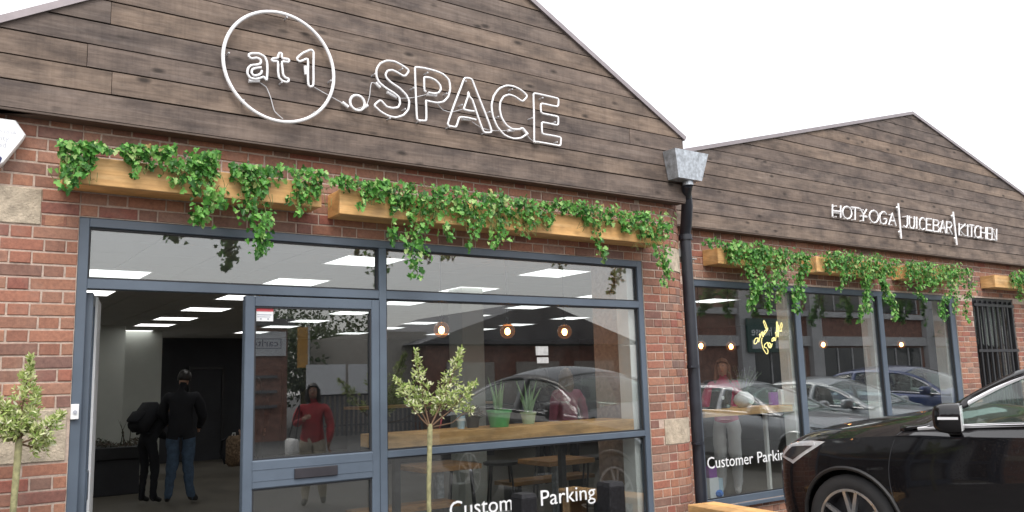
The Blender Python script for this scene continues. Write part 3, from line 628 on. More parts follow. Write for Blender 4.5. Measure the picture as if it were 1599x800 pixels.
neon(sgn, 'letter', z5([(890, 520), (830, 506), (780, 500), (764, 505), (742, 568), (732, 575), (686, 566), (676, 552), (720, 420), (770, 290), (800, 212), (810, 204), (845, 208), (860, 218), (900, 320), (960, 470), (1008, 600), (1002, 616), (960, 616), (944, 604), (900, 480), (862, 370), (838, 340), (832, 312), (830, 340), (800, 430), (798, 440), (830, 450), (876, 456)]), YN)
neon(sgn, 'letter', z5([(1240, 582), (1218, 592), (1165, 590), (1120, 560), (1085, 505), (1070, 440), (1075, 385), (1100, 345), (1140, 330), (1185, 345), (1235, 378), (1248, 376), (1274, 348), (1272, 332), (1230, 295), (1175, 268), (1120, 262), (1065, 285), (1025, 340), (1008, 410), (1018, 490), (1050, 570), (1105, 635), (1170, 662), (1230, 658), (1275, 628)]), YN)
neon(sgn, 'letter', z5([(1330, 690), (1330, 600), (1328, 450), (1325, 328), (1334, 320), (1420, 338), (1505, 358), (1514, 368), (1512, 412), (1502, 420), (1440, 408), (1390, 398), (1380, 404), (1382, 460), (1392, 472), (1450, 484), (1506, 496), (1512, 504), (1512, 552), (1502, 560), (1450, 550), (1398, 540), (1388, 546), (1390, 615), (1400, 628), (1470, 640), (1524, 652), (1532, 660), (1530, 708), (1520, 716), (1430, 700), (1345, 686)]), YN)
# transformers leads and stand-offs
def wire(pix, y=-.14, r=.0035): neon(sgn, 'lead', pix, y, r, mat='clear_wire', dens=4)
wire(z4([(262, 412), (300, 440), (325, 500), (345, 570), (390, 612)])); wire(z4([(560, 440), (640, 485), (730, 535)])); wire(z5([(-20, 440), (60, 410), (85, 340), (100, 240), (150, 250)]))
wire(z5([(270, 345), (330, 358), (420, 352), (510, 330)])); wire(z5([(600, 400), (640, 445), (700, 462), (790, 440)])); wire(z5([(860, 535), (930, 580), (1010, 602), (1140, 602)])); wire(z5([(1270, 630), (1300, 665), (1330, 688)]))
for L_ in (z4([(205, 405), (262, 405)]), z4([(512, 325), (516, 372)]), z4([(712, 522), (745, 548)]), z5([(215, 310), (290, 350)]), z5([(130, 240), (165, 275)]), z5([(520, 325), (590, 335)]), z5([(785, 512), (850, 518)]), z5([(1130, 602), (1180, 596)]), z5([(1240, 585), (1280, 630)]), z5([(1330, 688), (1370, 694)]), z5([(30, 436), (70, 410)])):
    neon(sgn, 'electrode', L_, -.15, .013, dens=1)
for a, b in z4([(410, 62), (648, 405), (175, 512), (560, 578), (382, 415), (95, 255)]) + z5([(330, 135), (520, 165), (415, 280), (665, 322), (350, 440), (235, 510), (810, 230), (780, 408), (460, 532), (685, 575), (955, 620), (1160, 290), (990, 462), (1055, 498), (1390, 355), (1310, 508), (1485, 538), (1500, 690), (120, 175)]):
    p = PY(a, b, YN); MB().tube([(p.x, YN-.012, p.z), (p.x, -.119, p.z)], .006, 6).build('stand_off', 'clear_wire', sgn)
# second sign: strokes in letter cells
STK = {'H': [[(0,0),(0,1)],[(1,0),(1,1)],[(0,.5),(1,.5)]], 'O': [[(.5+.5*math.cos(i*.5236),.5+.5*math.sin(i*.5236)) for i in range(13)]], 'T': [[(0,1),(1,1)],[(.5,1),(.5,0)]], 'Y': [[(0,1),(.5,.5),(1,1)],[(.5,.5),(.5,0)]],
 'G': [[(1,.85),(.75,1),(.4,1),(.08,.75),(0,.45),(.15,.1),(.5,0),(.85,.08),(1,.3),(1,.45),(.6,.45)]], 'A': [[(0,0),(.5,1),(1,0)],[(.22,.38),(.78,.38)]], 'J': [[(.9,1),(.9,.25),(.6,0),(.2,.02),(0,.15)]], 'U': [[(0,1),(0,.3),(.25,0),(.75,0),(1,.3),(1,1)]],
 'I': [[(.5,0),(.5,1)]], 'C': [[(1,.82),(.75,1),(.35,.97),(.05,.7),(0,.4),(.15,.1),(.5,0),(.95,.12)]], 'E': [[(1,1),(0,1),(0,0),(1,0)],[(0,.5),(.8,.5)]], 'B': [[(0,0),(0,1),(.7,.97),(.9,.75),(.65,.53),(0,.52)],[(.65,.53),(1,.3),(.75,.02),(0,0)]],
 'R': [[(0,0),(0,1),(.75,.97),(.95,.75),(.7,.5),(0,.5)],[(.4,.5),(1,0)]], 'K': [[(0,0),(0,1)],[(1,1),(.05,.45),(1,0)]], 'N': [[(0,0),(0,1),(1,0),(1,1)]]}
sg2 = thing('neon_sign', (11.2, SB-.1, 3.3), 'slim white tube sign reading HOT YOGA JUICE BAR KITCHEN', 'sign')
cells = [('H', 108, 176), ('O', 192, 268), ('T', 265, 328), ('Y', 338, 392), ('O', 415, 490), ('G', 500, 558), ('A', 576, 636), ('J', 703, 735), ('U', 748, 790), ('I', 796, 822), ('C', 832, 878), ('E', 890, 932), ('B', 948, 998), ('A', 1002, 1050), ('R', 1058, 1104), ('K', 1162, 1212), ('I', 1222, 1244), ('T', 1246, 1286), ('C', 1292, 1338), ('H', 1342, 1384), ('E', 1396, 1430), ('N', 1436, 1474)]
topl = lambda x: 48+(x-100)*.150; botl = lambda x: 152+(x-100)*.145
Y2 = SB-.17
def z6(a, b): return (1280+a/5.33, 310+b/5.33)
for ch, xa, xb in cells:
    m = MB()
    for s in STK[ch]:
        path = []
        for u, v in s:
            x = xa+(xb-xa)*u; path.append(PY(*z6(x, botl(x)+(topl(x)-botl(x))*v), Y2))
        m.tube(path, .0105, 6)
    q = PY(*z6((xa+xb)/2, topl(xa)), Y2); q2 = PY(*z6((xa+xb)/2, botl(xb)), Y2)
    m.tube([(q.x, Y2, q.z-.02), (q.x, SB-.118, q.z-.02)], .008, 5); m.tube([(q2.x, Y2, q2.z+.015), (q2.x, SB-.118, q2.z+.015)], .008, 5)
    m.build('letter', 'white_tube', sg2)
for (xa, ya), (xb, yb) in (((655, 42), (680, 335)), ((1112, 112), (1143, 388))):
    MB().tube([PY(*z6(xa, ya), Y2), PY(*z6(xb, yb), Y2)], .013, 6).build('divider_bar', 'white_tube', sg2)
    MB().tube([PY(*z6(xa-10, ya+30), Y2), PY(*z6(xa-6, ya+60), Y2+.04)], .014, 6).build('electrode', 'white_tube', sg2); MB().tube([PY(*z6(xb-16, yb-60), Y2), PY(*z6(xb-10, yb-16), Y2+.04)], .014, 6).build('electrode', 'white_tube', sg2)
for xa, xb, yo in ((112, 172, -38), (340, 395, -40), (885, 935, -2), (1290, 1330, -2), (1440, 1472, -3)):
    MB().tube([PY(*z6(xa, botl(xa)+yo), SB-.135), PY(*z6(xb, botl(xb)+yo), SB-.135)], .015, 6).build('electrode', 'white_tube', sg2)

# ================================================================== SMALL THINGS ON THE WALL
al = thing('alarm_box', (.22, 0, 2.88), 'white angular burglar alarm box with dark blue foot on brick pier', 'alarm box')
def outl(k): return [(.22+(x-.22)*k, 3.02+(z-3.02)*k) for x, z in ((.05, 3.16), (.385, 3.16), (.44, 3.08), (.43, 3.055), (.34, 2.90), (.325, 2.885), (.115, 2.885), (.10, 2.90), (.01, 3.055), (0, 3.08))]
k = MB(); A, B = outl(1.0), outl(.955); n = len(A)
k.add([(x, -.004, z) for x, z in A] + [(x, -.07, z) for x, z in A] + [(x, -.09, z) for x, z in B], [tuple(range(n))] + [(i+n, (i+1) % n+n, (i+1) % n, i) for i in range(n)] + [(i+2*n, (i+1) % n+2*n, (i+1) % n+n, i+n) for i in range(n)] + [tuple(range(3*n-1, 2*n-1, -1))])
k.build('case', 'white_plastic', al)
MB().prism([(.12, 2.884), (.315, 2.884), (.328, 2.925), (.30, 2.95), (.135, 2.95), (.107, 2.925)], -.094, -.072).build('light_lens', 'navy_plastic', al)
text_mesh('print', 'ssion.co.uk', .03, 'grey_ink', facing(.392, -.0905, 3.072) , al, extrude=.0004, align='RIGHT'); text_mesh('print', 'Security', .04, 'grey_ink', facing(.355, -.0905, 3.028), al, extrude=.0004, align='RIGHT'); text_mesh('print', 'Installed', .04, 'grey_ink', facing(.345, -.0905, 2.988), al, extrude=.0004, align='RIGHT')
bl = thing('door_bell', (.766, .0, 1.455), 'small white bell push fixed to the door jamb', 'doorbell')
MB().box(.746, .788, -.014, .011, 1.455, 1.542, ch=.003).build('plate', 'white_plastic', bl); bb_ = MB().lathe([(.0, .008), (.011, .008), (.011, 0.0)], (0, 0, 0), 14); xf(bb_, Matrix.Translation((.767, -.014, 1.497)) @ Matrix.Rotation(math.pi/2, 4, 'X')); bb_.build('button', 'grey_ink', bl)
# rainwater hopper and downpipe
rp = thing('downpipe', (6.04, .1, 0), 'galvanised hopper and black downpipe in the corner between the shops', 'drainpipe')
k = MB(); h0, h1 = 3.40, 3.665
T = [(5.555, -.285), (6.0, -.285), (6.0, -.128), (5.555, -.128)]; Bt = [(5.605, -.262), (5.915, -.262), (5.915, -.13), (5.605, -.13)]
Ti = [(5.56, -.280), (5.995, -.280), (5.995, -.133), (5.56, -.133)]
k.add([(x, y, h0) for x, y in Bt] + [(x, y, h1) for x, y in T] + [(x, y, h1) for x, y in Ti] + [(x, y, h0+.06) for x, y in Bt], [(3,2,1,0), (0,1,5,4), (1,2,6,5), (2,3,7,6), (3,0,4,7), (4,5,9,8), (5,6,10,9), (6,7,11,10), (7,4,8,11), (9,8,12,13), (10,9,13,14), (11,10,14,15), (8,11,15,12), (12,15,14,13)])
k.build('hopper', 'galvanised', rp)
MB().tube([(5.80, -.19, 3.40), (5.80, -.19, 3.36)], .05, 14).build('outlet', 'galvanised', rp)
MB().tube([(5.905, -.06, 3.30), (5.93, -.045, 3.21), (5.985, .03, 3.06), (6.03, .09, 2.98), (6.035, .10, 2.93)], .055, 16).build('offset_bend', 'black_pipe', rp, smooth=1.0)
MB().tube([(5.80, -.19, 3.375), (5.84, -.13, 3.33), (5.90, -.065, 3.29)], .05, 14).build('upper_bend', 'black_pipe', rp, smooth=1.0)
MB().tube([(6.035, .10, 2.95), (6.035, .10, 0)], .054, 18).build('pipe', 'black_pipe', rp, smooth=1.0)
MB().tube([(6.035, .10, 2.955), (6.035, .10, 2.90)], .066, 18).tube([(6.035, .10, 2.915), (6.035, .10, 2.905)], .071, 18).build('collar', 'black_pipe', rp, smooth=.8)
for zz_ in (1.70, .99): MB().tube([(6.035, .10, zz_), (6.035, .10, zz_-.03)], .060, 16).box(5.93, 6.0, .03, .06, zz_-.025, zz_-.008).build('bracket', 'black_pipe', rp)

# ================================================================== STANDARD TREES, BOLLARDS, BENCH IN FRONT
WLEAF = [(0, 0, 0), (.16, .3, .03), (.13, .7, .02), (0, 1, 0), (-.13, .7, .02), (-.16, .3, .03)]
def standard(px_tr, py_graft, y, plumes, label, seed):
    g = PY(px_tr[1], py_graft, y); b = PY(px_tr[0], 800, y); base = Vector((b.x, y, 0)); r = random.Random(seed)
    t = thing('standard_tree', base, label, 'tree', 'small standard willows in front of the shop')
    pts = [base, base.lerp(g, .35)+Vector((.006, .004, 0)), base.lerp(g, .7)+Vector((-.006, 0, 0)), g, g+Vector((0, 0, .025))]
    MB().tube(pts, [.017, .0165, .0155, .018, .013], 10).build('trunk', 'bark', t, smooth=1.0)
    br = MB(); fol = MB()
    for (tx, ty, dy, wd, n, f0) in plumes:
        e = PY(tx, ty, y+dy); e.y = y+dy; mid = g.lerp(e, .45) + Vector((0, 0, -.03)) + Vector((r.gauss(0, .01), r.gauss(0, .01), 0))
        path = [g, g.lerp(mid, .5)+Vector((r.gauss(0, .006), 0, .0)), mid, mid.lerp(e, .5)+Vector((0, 0, .008)), e]
        br.tube(path, [.006, .005, .0042, .003, .0015], 6)
        for _ in range(int(n*.72)):
            s = f0+(1-f0)*r.random(); k_ = min(3, int(s*4)); q = path[k_].lerp(path[k_+1], s*4-k_); ax = (path[k_+1]-path[k_]).normalized()
            env = wd*r.uniform(.75, 1.25)*math.sin(min(1, (s-f0)/(1-f0)*1.05+.12)*math.pi)**.7
            o = Vector((r.gauss(0, 1), r.gauss(0, 1), r.gauss(0, .8))); o = (o-ax*o.dot(ax)).normalized()*env*math.sqrt(r.random())
            p = q+o; br_dir = (o*1.2/(wd+.001) + ax*1.0 + Vector((0, 0, .5))).normalized()
            for m in range(r.choice((3, 4, 5))):
                dr = (br_dir + Vector((r.gauss(0, .65), r.gauss(0, .65), r.gauss(0, .5)))).normalized(); nr = Vector((r.gauss(0, 1), r.gauss(-.5, 1), r.gauss(.6, .8)))
                leaf(fol, p+dr*r.uniform(0, .012), r.uniform(.018, .040), nr, dr, WLEAF)
            if r.random() < .5: br.tube([q, q.lerp(p, .6)+Vector((0, 0, -.004)), p], .0013, 4)
    br.build('branch', 'twig', t); fol.build('crown', 'willow_leaf', t, kind='stuff')
standard((667, 672), 668, -.38, [(618, 590, -.05, .042, 90, .38), (650, 548, .06, .055, 170, .36), (722, 545, .0, .062, 230, .34), (744, 597, -.08, .06, 150, .52), (738, 638, .1, .03, 26, .82), (690, 610, .10, .05, 90, .45), (640, 600, .16, .04, 60, .5)], 'small variegated willow on a tall stem in front of the big window', 3)
standard((18, 30), 693, -.38, [(49, 560, .0, .06, 260, .22), (-8, 620, -.04, .075, 240, .25), (98, 648, -.06, .055, 170, .3), (80, 690, .06, .045, 90, .3), (10, 640, .1, .06, 140, .2), (-40, 600, .05, .06, 140, .3), (60, 610, .12, .06, 160, .25)], 'small variegated willow on a tall stem beside the left brick pier', 5)
def bollard(px0, px1, pyt, y, label):
    a = PY(px0, pyt, y); w_ = (PY(px1, pyt, y).x-a.x); t = thing('bollard', (a.x+w_/2, y+w_/2, 0), label, 'bollard', 'square black bollards outside the big window')
    MB().box(a.x, a.x+w_, y, y+w_, 0, a.z-.03, ch=.006).build('post', 'bollard_black', t)
    MB().add([(a.x+sx*w_, y+sy*w_, a.z-.03) for sx, sy in ((0,0),(1,0),(1,1),(0,1))] + [(a.x+(.5+(sx-.5)*.86)*w_, y+(.5+(sy-.5)*.86)*w_, a.z) for sx, sy in ((0,0),(1,0),(1,1),(0,1))], [(3,2,1,0), (0,1,5,4), (1,2,6,5), (2,3,7,6), (3,0,4,7), (4,5,6,7)]).build('cap', 'bollard_black', t)
simple('bollard_black', (0.010, 0.010, 0.012), 0.5, var=0.6, scale=40, spec=.3)
bollard(815, 839, 773, -.45, 'square black bollard hiding two letters of the window lettering'); bollard(952, 976, 755, -.45, 'square black bollard near the rounded brick pier')
pb = thing('timber_bench', (5.55, -.75, 0), 'pale orange timber plank bench end by the rounded pier', 'bench')
A_ = PZ(1042, 788, .5); B_ = PZ(1074, 788, .5); C_ = PZ(1143, 800, .5); D_ = PZ(1036, 797, .5)
u = (C_-B_); u.z = 0; u.normalize(); vv = Vector((-u.y, u.x, 0)); wd = .30; ln = 1.2
def orient(mb): return xf(mb, Matrix(((u.x, vv.x, 0, B_.x), (u.y, vv.y, 0, B_.y), (0, 0, 1, 0), (0, 0, 0, 1))))
orient(MB().box(0, ln, -.0, .145, .44, .5, ch=.006)).build('plank', 'new_timber', pb); orient(MB().box(0, ln, .151, .296, .44, .5, ch=.006)).build('plank', 'new_timber', pb)
for s in (.08, ln-.2): orient(MB().box(s, s+.12, .03, .27, 0, .44, ch=.006)).build('leg', 'new_timber', pb)

# ================================================================== THINGS IN THE ROOM
grp = 'square light panels in the shop ceiling'
pl0 = None
COLN = {1.5: 'in line with the open doorway', 3.3: 'in line with the closed door leaf', 5.5: 'in line with the pillar', 7.7: 'between pillar and serving counter', 9.9: 'over the end of the serving counter'}
ROWN = {1.5: 'first', 3.2: 'second', 4.95: 'third', 6.65: 'fourth', 8.35: 'fifth', 9.75: 'sixth', 11.4: 'seventh'}
for i, (x, y) in enumerate(LIGHTS):
    if x < 2 and y < 2: continue
    if pl0 is None:
        pl0 = thing('ceiling_light', (x, y, CE), '', 'ceiling light', grp)
        MB().box(x-.28, x+.28, y-.28, y+.28, CE-.016, CE-.012).build('diffuser', 'panel_light', pl0)
        k = MB()
        for a, b, c, d in ((-.298, .298, -.298, -.28), (-.298, .298, .28, .298), (-.298, -.28, -.28, .28), (.28, .298, -.28, .28)): k.box(x+a, x+b, y+c, y+d, CE-.02, CE-.007)
        k.build('trim', 'white_paint', pl0)
        cur = pl0
    else: cur = copy_tree(pl0); cur.location = (x, y, CE)
    cur['label'] = 'square ceiling light %s, %s row from the window' % (COLN[x], ROWN[y])
def pendant(p, label, r=.068, grp='globe bulbs hanging behind the windows'):
    t = thing('pendant_bulb', (p.x, p.y, p.z), label, 'pendant light', grp)
    MB().ellipsoid(p, (r, r, r), 18, 12).build('globe', 'amber_glass', t, smooth=1.0)
    MB().ellipsoid(p+Vector((0, 0, -.004)), (.025, .025, .032), 10, 8).build('filament', 'filament', t, smooth=1.0)
    MB().lathe([(.004, .12), (.018, .115), (.021, .06), (.017, r*.85)], p, 12).build('cap', 'black_metal', t, smooth=.8)
    MB().tube([p+Vector((0, 0, .115)), (p.x, p.y, CE-.01)], .003, 6).build('cord', 'black_metal', t)
for (a, b), l in zip(((690, 515), (793, 517), (882, 518)), ('between willow and pillar', 'above the aloe pots', 'above the woman in pink')): pendant(PY(a, b, .65), 'lit amber globe bulb hanging '+l)
for (a, b), l in zip(((1095, 540), (1142, 541), (1286, 538), (1408, 538)), ('just beside the downpipe', 'next to the yellow script', 'in the middle tall window', 'in the last tall window')): pendant(PY(a, b, 1.35), 'lit globe bulb hanging '+l, .06, 'globe bulbs behind the set-back windows')
# breathe sign
ns = thing('neon_sign', (7.9, SB+.12, 1.8), 'glowing yellow neon script reading and breathe behind glass', 'sign')
z7 = lambda L: [(1080+a/5.717, 460+b/5.717) for a, b in L]
def script(L): neon(ns, 'stroke', z7(L), SB+.14, .0048, mat='yellow_neon')
script([(596, 388), (575, 392), (560, 420), (562, 440), (580, 438), (598, 400), (596, 388), (594, 420), (602, 424), (612, 380), (610, 350), (614, 385), (626, 340), (636, 335), (634, 372), (642, 378), (650, 340)])
script([(676, 318), (658, 322), (644, 350), (650, 358), (668, 335), (676, 300), (664, 260), (648, 232), (645, 250), (664, 300), (676, 325), (684, 300)])
script([(632, 385), (626, 420), (640, 480), (668, 528), (682, 528), (684, 500), (668, 475), (650, 470), (655, 448), (672, 432), (682, 428), (684, 455), (696, 476), (710, 470), (706, 440), (694, 430), (692, 452), (708, 478), (722, 440)])
script([(735, 385), (722, 395), (720, 418), (732, 414), (742, 385), (742, 410), (750, 412), (756, 380), (762, 300), (764, 240), (770, 300), (772, 380), (778, 372), (778, 330), (786, 300), (774, 270), (780, 320), (790, 330), (796, 318), (800, 330), (806, 330)])
script([(748, 345), (780, 318)]); script([(808, 300), (812, 270), (802, 252), (798, 290), (806, 322)])
# window counters
wc = thing('window_counter', (4.0, .3, FL), 'thick pale timber counter inside the big window', 'counter')
MB().box(2.79, 5.225, .085, .50, 1.142, 1.238, ch=.004).build('counter_top', 'new_timber', wc)
for x in (3.0, 4.6): MB().box(x, x+.05, .35, .40, FL, 1.142).build('leg', 'black_metal', wc)
wc = thing('window_counter', (7.6, 1.0, FL), 'timber counter in the window beside the downpipe', 'counter')
MB().box(6.95, 8.46, SB+.12, SB+.52, 1.15, 1.228, ch=.004).build('counter_top', 'new_timber', wc)
for x in (7.15, 8.3): MB().box(x, x+.04, SB+.4, SB+.44, FL, 1.15).build('leg', 'white_paint', wc)
simple('sign_paper', (.42, .42, .42), .6, var=.2, scale=30); simple('green_pot', (0.10, 0.36, 0.12), 0.4, var=.05); simple('sage_pot', (0.35, 0.45, 0.28), 0.5); simple('dark_pot', (0.06, 0.05, 0.045), 0.6); simple('white_pot', (0.78, 0.79, 0.8), 0.35, var=.03, bump=.2, bscale=30); simple('pink_plastic', (0.8, 0.1, 0.25), .3); simple('teal_plastic', (0.05, .35, .45), .3); simple('pale_blue', (.45, .6, .7), .4); simple('purple_card', (.25, .05, .35), .5); simple('blue_cloth', (.03, .2, .65), .7); simple('pine_soil', (.04, .03, .02), .9)
def pot_plant(name, p, r0, r1, h, mat, label, leaves, lmat, kind='blade'):
    t = thing(name, p, label, 'potted plant')
    MB().lathe([(0, .0), (r0, 0), (r1*.97, h*.82), (r1*1.06, h*.83), (r1*1.06, h), (r1*.95, h), (r1*.9, h*.86), (0, h*.86)], p, 22).build('pot', mat, t, smooth=.7)
    m = MB(); r = random.Random(int(p.x*1000))
    if kind == 'blade':
        for dx, dy, hh, wd in leaves:
            b = p+Vector((dx*.25*r1/.1, dy*.25*r1/.1, h*.8)); e = p+Vector((dx, dy, h+hh)); mdl = b.lerp(e, .5)+Vector((-dx*.12, -dy*.12, .0))
            o = MB().tube([b, b.lerp(mdl, .5), mdl, mdl.lerp(e, .55), e], [wd*.8, wd, wd*.8, wd*.45, .001], 7).build('leaf', lmat, t, smooth=1.0)
    else:
        for _ in range(leaves[0]):
            d_ = Vector((r.gauss(0, 1), r.gauss(0, 1), abs(r.gauss(0, .9))+.2)).normalized(); q = p+Vector((0, 0, h*.9))+d_*leaves[1]*r.uniform(.3, 1)
            leaf(m, q, leaves[2]*r.uniform(.7, 1.3), Vector((r.gauss(0, 1), r.gauss(-.3, 1), r.gauss(.5, 1))), d_+rv(.5), WLEAF)
        m.build('foliage', lmat, t, kind='stuff')
CT = 1.238
pot_plant('aloe', Vector((3.875, .22, CT)), .075, .098, .135, 'green_pot', 'aloe with upright spikes in a bright green pot on the counter', [(-.10, 0, .27, .014), (-.055, .03, .20, .013), (0, .05, .24, .014), (.012, -.03, .25, .013), (.06, .0, .22, .013), (-.02, -.05, .16, .012), (.04, .05, .17, .012)], 'aloe_leaf')
pot_plant('aloe', Vector((4.27, .36, CT)), .05, .066, .10, 'sage_pot', 'aloe with splayed spikes in a sage pot on the counter', [(-.12, 0, .27, .013), (-.07, .03, .19, .013), (-.01, .03, .27, .013), (.05, .03, .22, .013), (.10, .0, .26, .012), (.16, .02, .20, .012), (-.10, -.02, .13, .012), (.02, -.04, .18, .012), (.09, -.03, .15, .012)], 'aloe_leaf')
pot_plant('house_plant', Vector((3.70, .34, CT)), .045, .055, .085, 'dark_pot', 'small dark red leafed plant in a dark pot on the counter', (160, .09, .035), 'dark_leaf', 'tuft')
t = thing('cup', (3.575, .32, CT), 'small pale blue cup on the big window counter', 'cup'); MB().lathe([(0, .0), (.028, 0), (.036, .10), (.033, .10), (.026, .01), (0, .01)], (3.575, .32, CT), 16).build('body', 'pale_blue', t, smooth=.7); MB().lathe([(.0365, .06), (.037, .08)], (3.575, .32, CT), 16).build('band', 'white_plastic', t)
CB = 1.228
vp = PY(1163, 638, SB+.24); vp.z = CB
t = thing('lavender_vase', vp, 'round white vase of lavender on the side counter', 'vase')
MB().lathe([(0, 0), (.06, .0), (.11, .05), (.118, .085), (.10, .13), (.055, .165), (.045, .175), (.04, .17), (0, .15)], vp, 24).build('vase', 'white_pot', t, smooth=.9)
m = MB(); r = random.Random(4)
for _ in range(60):
    d_ = Vector((r.gauss(0, .45), r.gauss(0, .4), 1)).normalized(); b = vp+Vector((0, 0, .15)); e = b+d_*r.uniform(.16, .34); m.tube([b, e], .0015, 3, cap=False)
    for q in range(7): leaf(m, b.lerp(e, .4+.6*q/6), .022, rv(), d_+rv(.35), WLEAF)
m.build('flowers', 'lavender', t, kind='stuff')
bp_ = PY(1232, 634, SB+.25); bp_.z = CB
t = thing('bottle', bp_, 'pink drinks bottle with teal cap on the side counter', 'bottle')
MB().lathe([(0, 0), (.042, 0), (.045, .02), (.045, .13), (.032, .17), (.024, .18)], bp_, 16).build('body', 'pink_plastic', t, smooth=.7); MB().lathe([(.026, .18), (.026, .225), (.0, .23)], bp_, 14).build('cap', 'teal_plastic', t, smooth=.7)
t = thing('laptop', (7.35, SB+.3, CB), 'dark closed-back laptop standing open on the side counter', 'laptop'); MB().box(7.17, 7.50, SB+.24, SB+.46, CB+.001, CB+.015).build('base', 'black_metal', t)
xf(MB().box(7.17, 7.50, -.006, .006, 0, .22), Matrix.Translation((0, SB+.24, CB+.018)) @ Matrix.Rotation(.25, 4, 'X')).build('screen', 'dark_wall', t); MB().box(7.33, 7.37, SB+.2, SB+.203, CB+.1, CB+.14).build('emblem', 'white_plastic', t)
tag(MB().box(8.26, 8.40, SB+.27, SB+.30, CB+.001, CB+.15).build('book', 'purple_card'), 'purple booklet standing on the side counter', 'book'); tag(MB().box(8.42, 8.47, SB+.24, SB+.29, CB+.001, CB+.18, ch=.004).build('menu_card', 'white_plastic'), 'tall white card standing beside the pink bottle', 'card')
t = thing('paper_bag', (7.1, SB+.2, .32), 'white and purple bag leaning inside the window by the downpipe', 'bag')
MB().box(6.96, 7.10, SB+.12, SB+.22, FL+.0, .52).build('side', 'white_plastic', t); MB().box(6.96, 7.08, SB+.118, SB+.224, .52, .63).build('flap', 'purple_card', t); MB().box(7.11, 7.19, SB+.14, SB+.3, FL, .50).build('back_card', 'pale_blue', t)
MB().ellipsoid((7.09, SB+.11, .35), (.05, .025, .035), 14, 9, jit=.2, rnd=random.Random(3)).build('ribbon', 'blue_cloth', t)
# stickers on the glass
t = tag(MB().box(4.135, 4.262, .0425, .0445, 1.802, 1.875).build('window_sticker', 'sign_paper'), 'larger white paper sticker on the big window', 'sticker'); t = tag(MB().box(4.145, 4.262, .0425, .0445, 1.737, 1.785).build('window_sticker', 'sign_paper'), 'smaller white paper strip under the larger window sticker', 'sticker')
# tables, benches, stools
def table(p, w_, d_, h, label):
    t = thing('cafe_table', (p.x, p.y, FL), label, 'table', 'timber topped tables behind the big window'); x, y = p.x, p.y
    for i in range(3): MB().box(x-w_/2, x+w_/2, y-d_/2+i*d_/3+.002, y-d_/2+(i+1)*d_/3-.002, h-.045, h, ch=.004).build('plank', 'table_timber', t)
    MB().box(x-.035, x+.035, y-.035, y+.035, FL+.012, h-.046).build('leg', 'galvanised', t); MB().box(x-.22, x+.22, y-.22, y+.22, FL, FL+.012).build('foot_plate', 'black_metal', t)
table(Vector((4.02, 1.45, 0)), .60, .55, .86, 'timber topped table on a steel post behind the willow stem'); table(Vector((5.05, 1.0, 0)), .55, .5, .86, 'timber topped table on a steel post near the white column')
def bench(x0, x1, y0, y1, h, label):
    t = thing('cafe_bench', ((x0+x1)/2, (y0+y1)/2, FL), label, 'bench'); 
    for i in range(2): MB().box(x0, x1, y0+i*(y1-y0)/2+.002, y0+(i+1)*(y1-y0)/2-.002, h-.04, h, ch=.004).build('plank', 'table_timber', t)
    for x in (x0+.1, x1-.15): MB().box(x, x+.05, y0+.03, y1-.03, FL, h-.041).build('leg', 'black_metal', t)
bench(3.0, 3.95, .95, 1.25, .58, 'low timber bench beside the first table'); bench(4.9, 6.0, 1.55, 1.85, .60, 'low timber bench behind the second table'); bench(5.2, 5.9, .55, .8, .52, 'low timber bench under the second table')
def stool(x, y, label, rot=.3):
    t = thing('bar_stool', (x, y, FL), label, 'stool', 'black bar stools in the cafe'); h = .82
    MB().lathe([(0, h-.03), (.17, h-.03), (.175, h-.005), (.165, h), (0, h)], (x, y, 0), 18).build('seat', 'black_metal', t, smooth=.6)
    P = []
    for i in range(4):
        a = rot+i*math.pi/2; b = Vector((x+.13*math.cos(a), y+.13*math.sin(a), h-.03)); e = Vector((x+.21*math.cos(a), y+.21*math.sin(a), FL)); P.append(b.lerp(e, .68)); MB().tube([b, e], .011, 6).build('leg', 'black_metal', t)
    MB().tube(P, .008, 6, closed=True).build('foot_ring', 'aluminium', t)
for x, y, l in ((4.45, 1.75, 'black bar stool by the first table'), (4.78, 1.55, 'black bar stool between the two tables'), (5.75, 1.25, 'black bar stool beyond the second table'), (6.9, 3.6, 'black bar stool far back by the pillar')): stool(x, y, l)
# planting box by the far wall, dark cupboards, counter at the back
t = thing('trough_planter', (2.35, 8.5, FL), 'dark box planter of low succulents beside the pale wall', 'planter')
MB().box(1.75, 2.85, 8.35, 8.95, FL, .62, ch=.01).build('box', 'dark_wall', t); MB().box(1.68, 2.95, 8.30, 9.0, .62, .80, ch=.01).build('rim', 'black_metal', t)
m = MB(); r = random.Random(8)
for _ in range(700):
    x = r.uniform(1.75, 2.88); y = r.uniform(8.36, 8.95); leaf(m, Vector((x, y, .79+r.uniform(0, .07+.06*math.sin(x*9)))), r.uniform(.04, .08), Vector((r.gauss(0, 1), r.gauss(-.5, 1), 1)), rv(), WLEAF)
for x in (2.62, 2.66, 2.7, 2.74): m.tube([(x, 8.6, .8), (x+r.gauss(0, .03), 8.6, 1.0), (x+r.gauss(0, .1), 8.6, 1.12+r.uniform(0, .12))], [.008, .006, .001], 5)
m.build('foliage', 'dark_leaf', t, kind='stuff')
for x0, x1, z1, l in ((4.9, 5.55, 2.05, 'dark grey door in the back wall'), (6.2, 6.9, 2.05, 'dark door in the back wall beside the shelves')):
    t = thing('back_door', (x0, 13.55, FL), l, 'door'); MB().box(x0, x1, 13.53, 13.59, FL, z1).build('leaf', 'dark_wall', t); MB().box(x0-.06, x0, 13.5, 13.6, FL, z1).box(x1, x1+.06, 13.5, 13.6, FL, z1).box(x0-.06, x1+.06, 13.5, 13.6, z1, z1+.06).build('frame', 'black_metal', t)
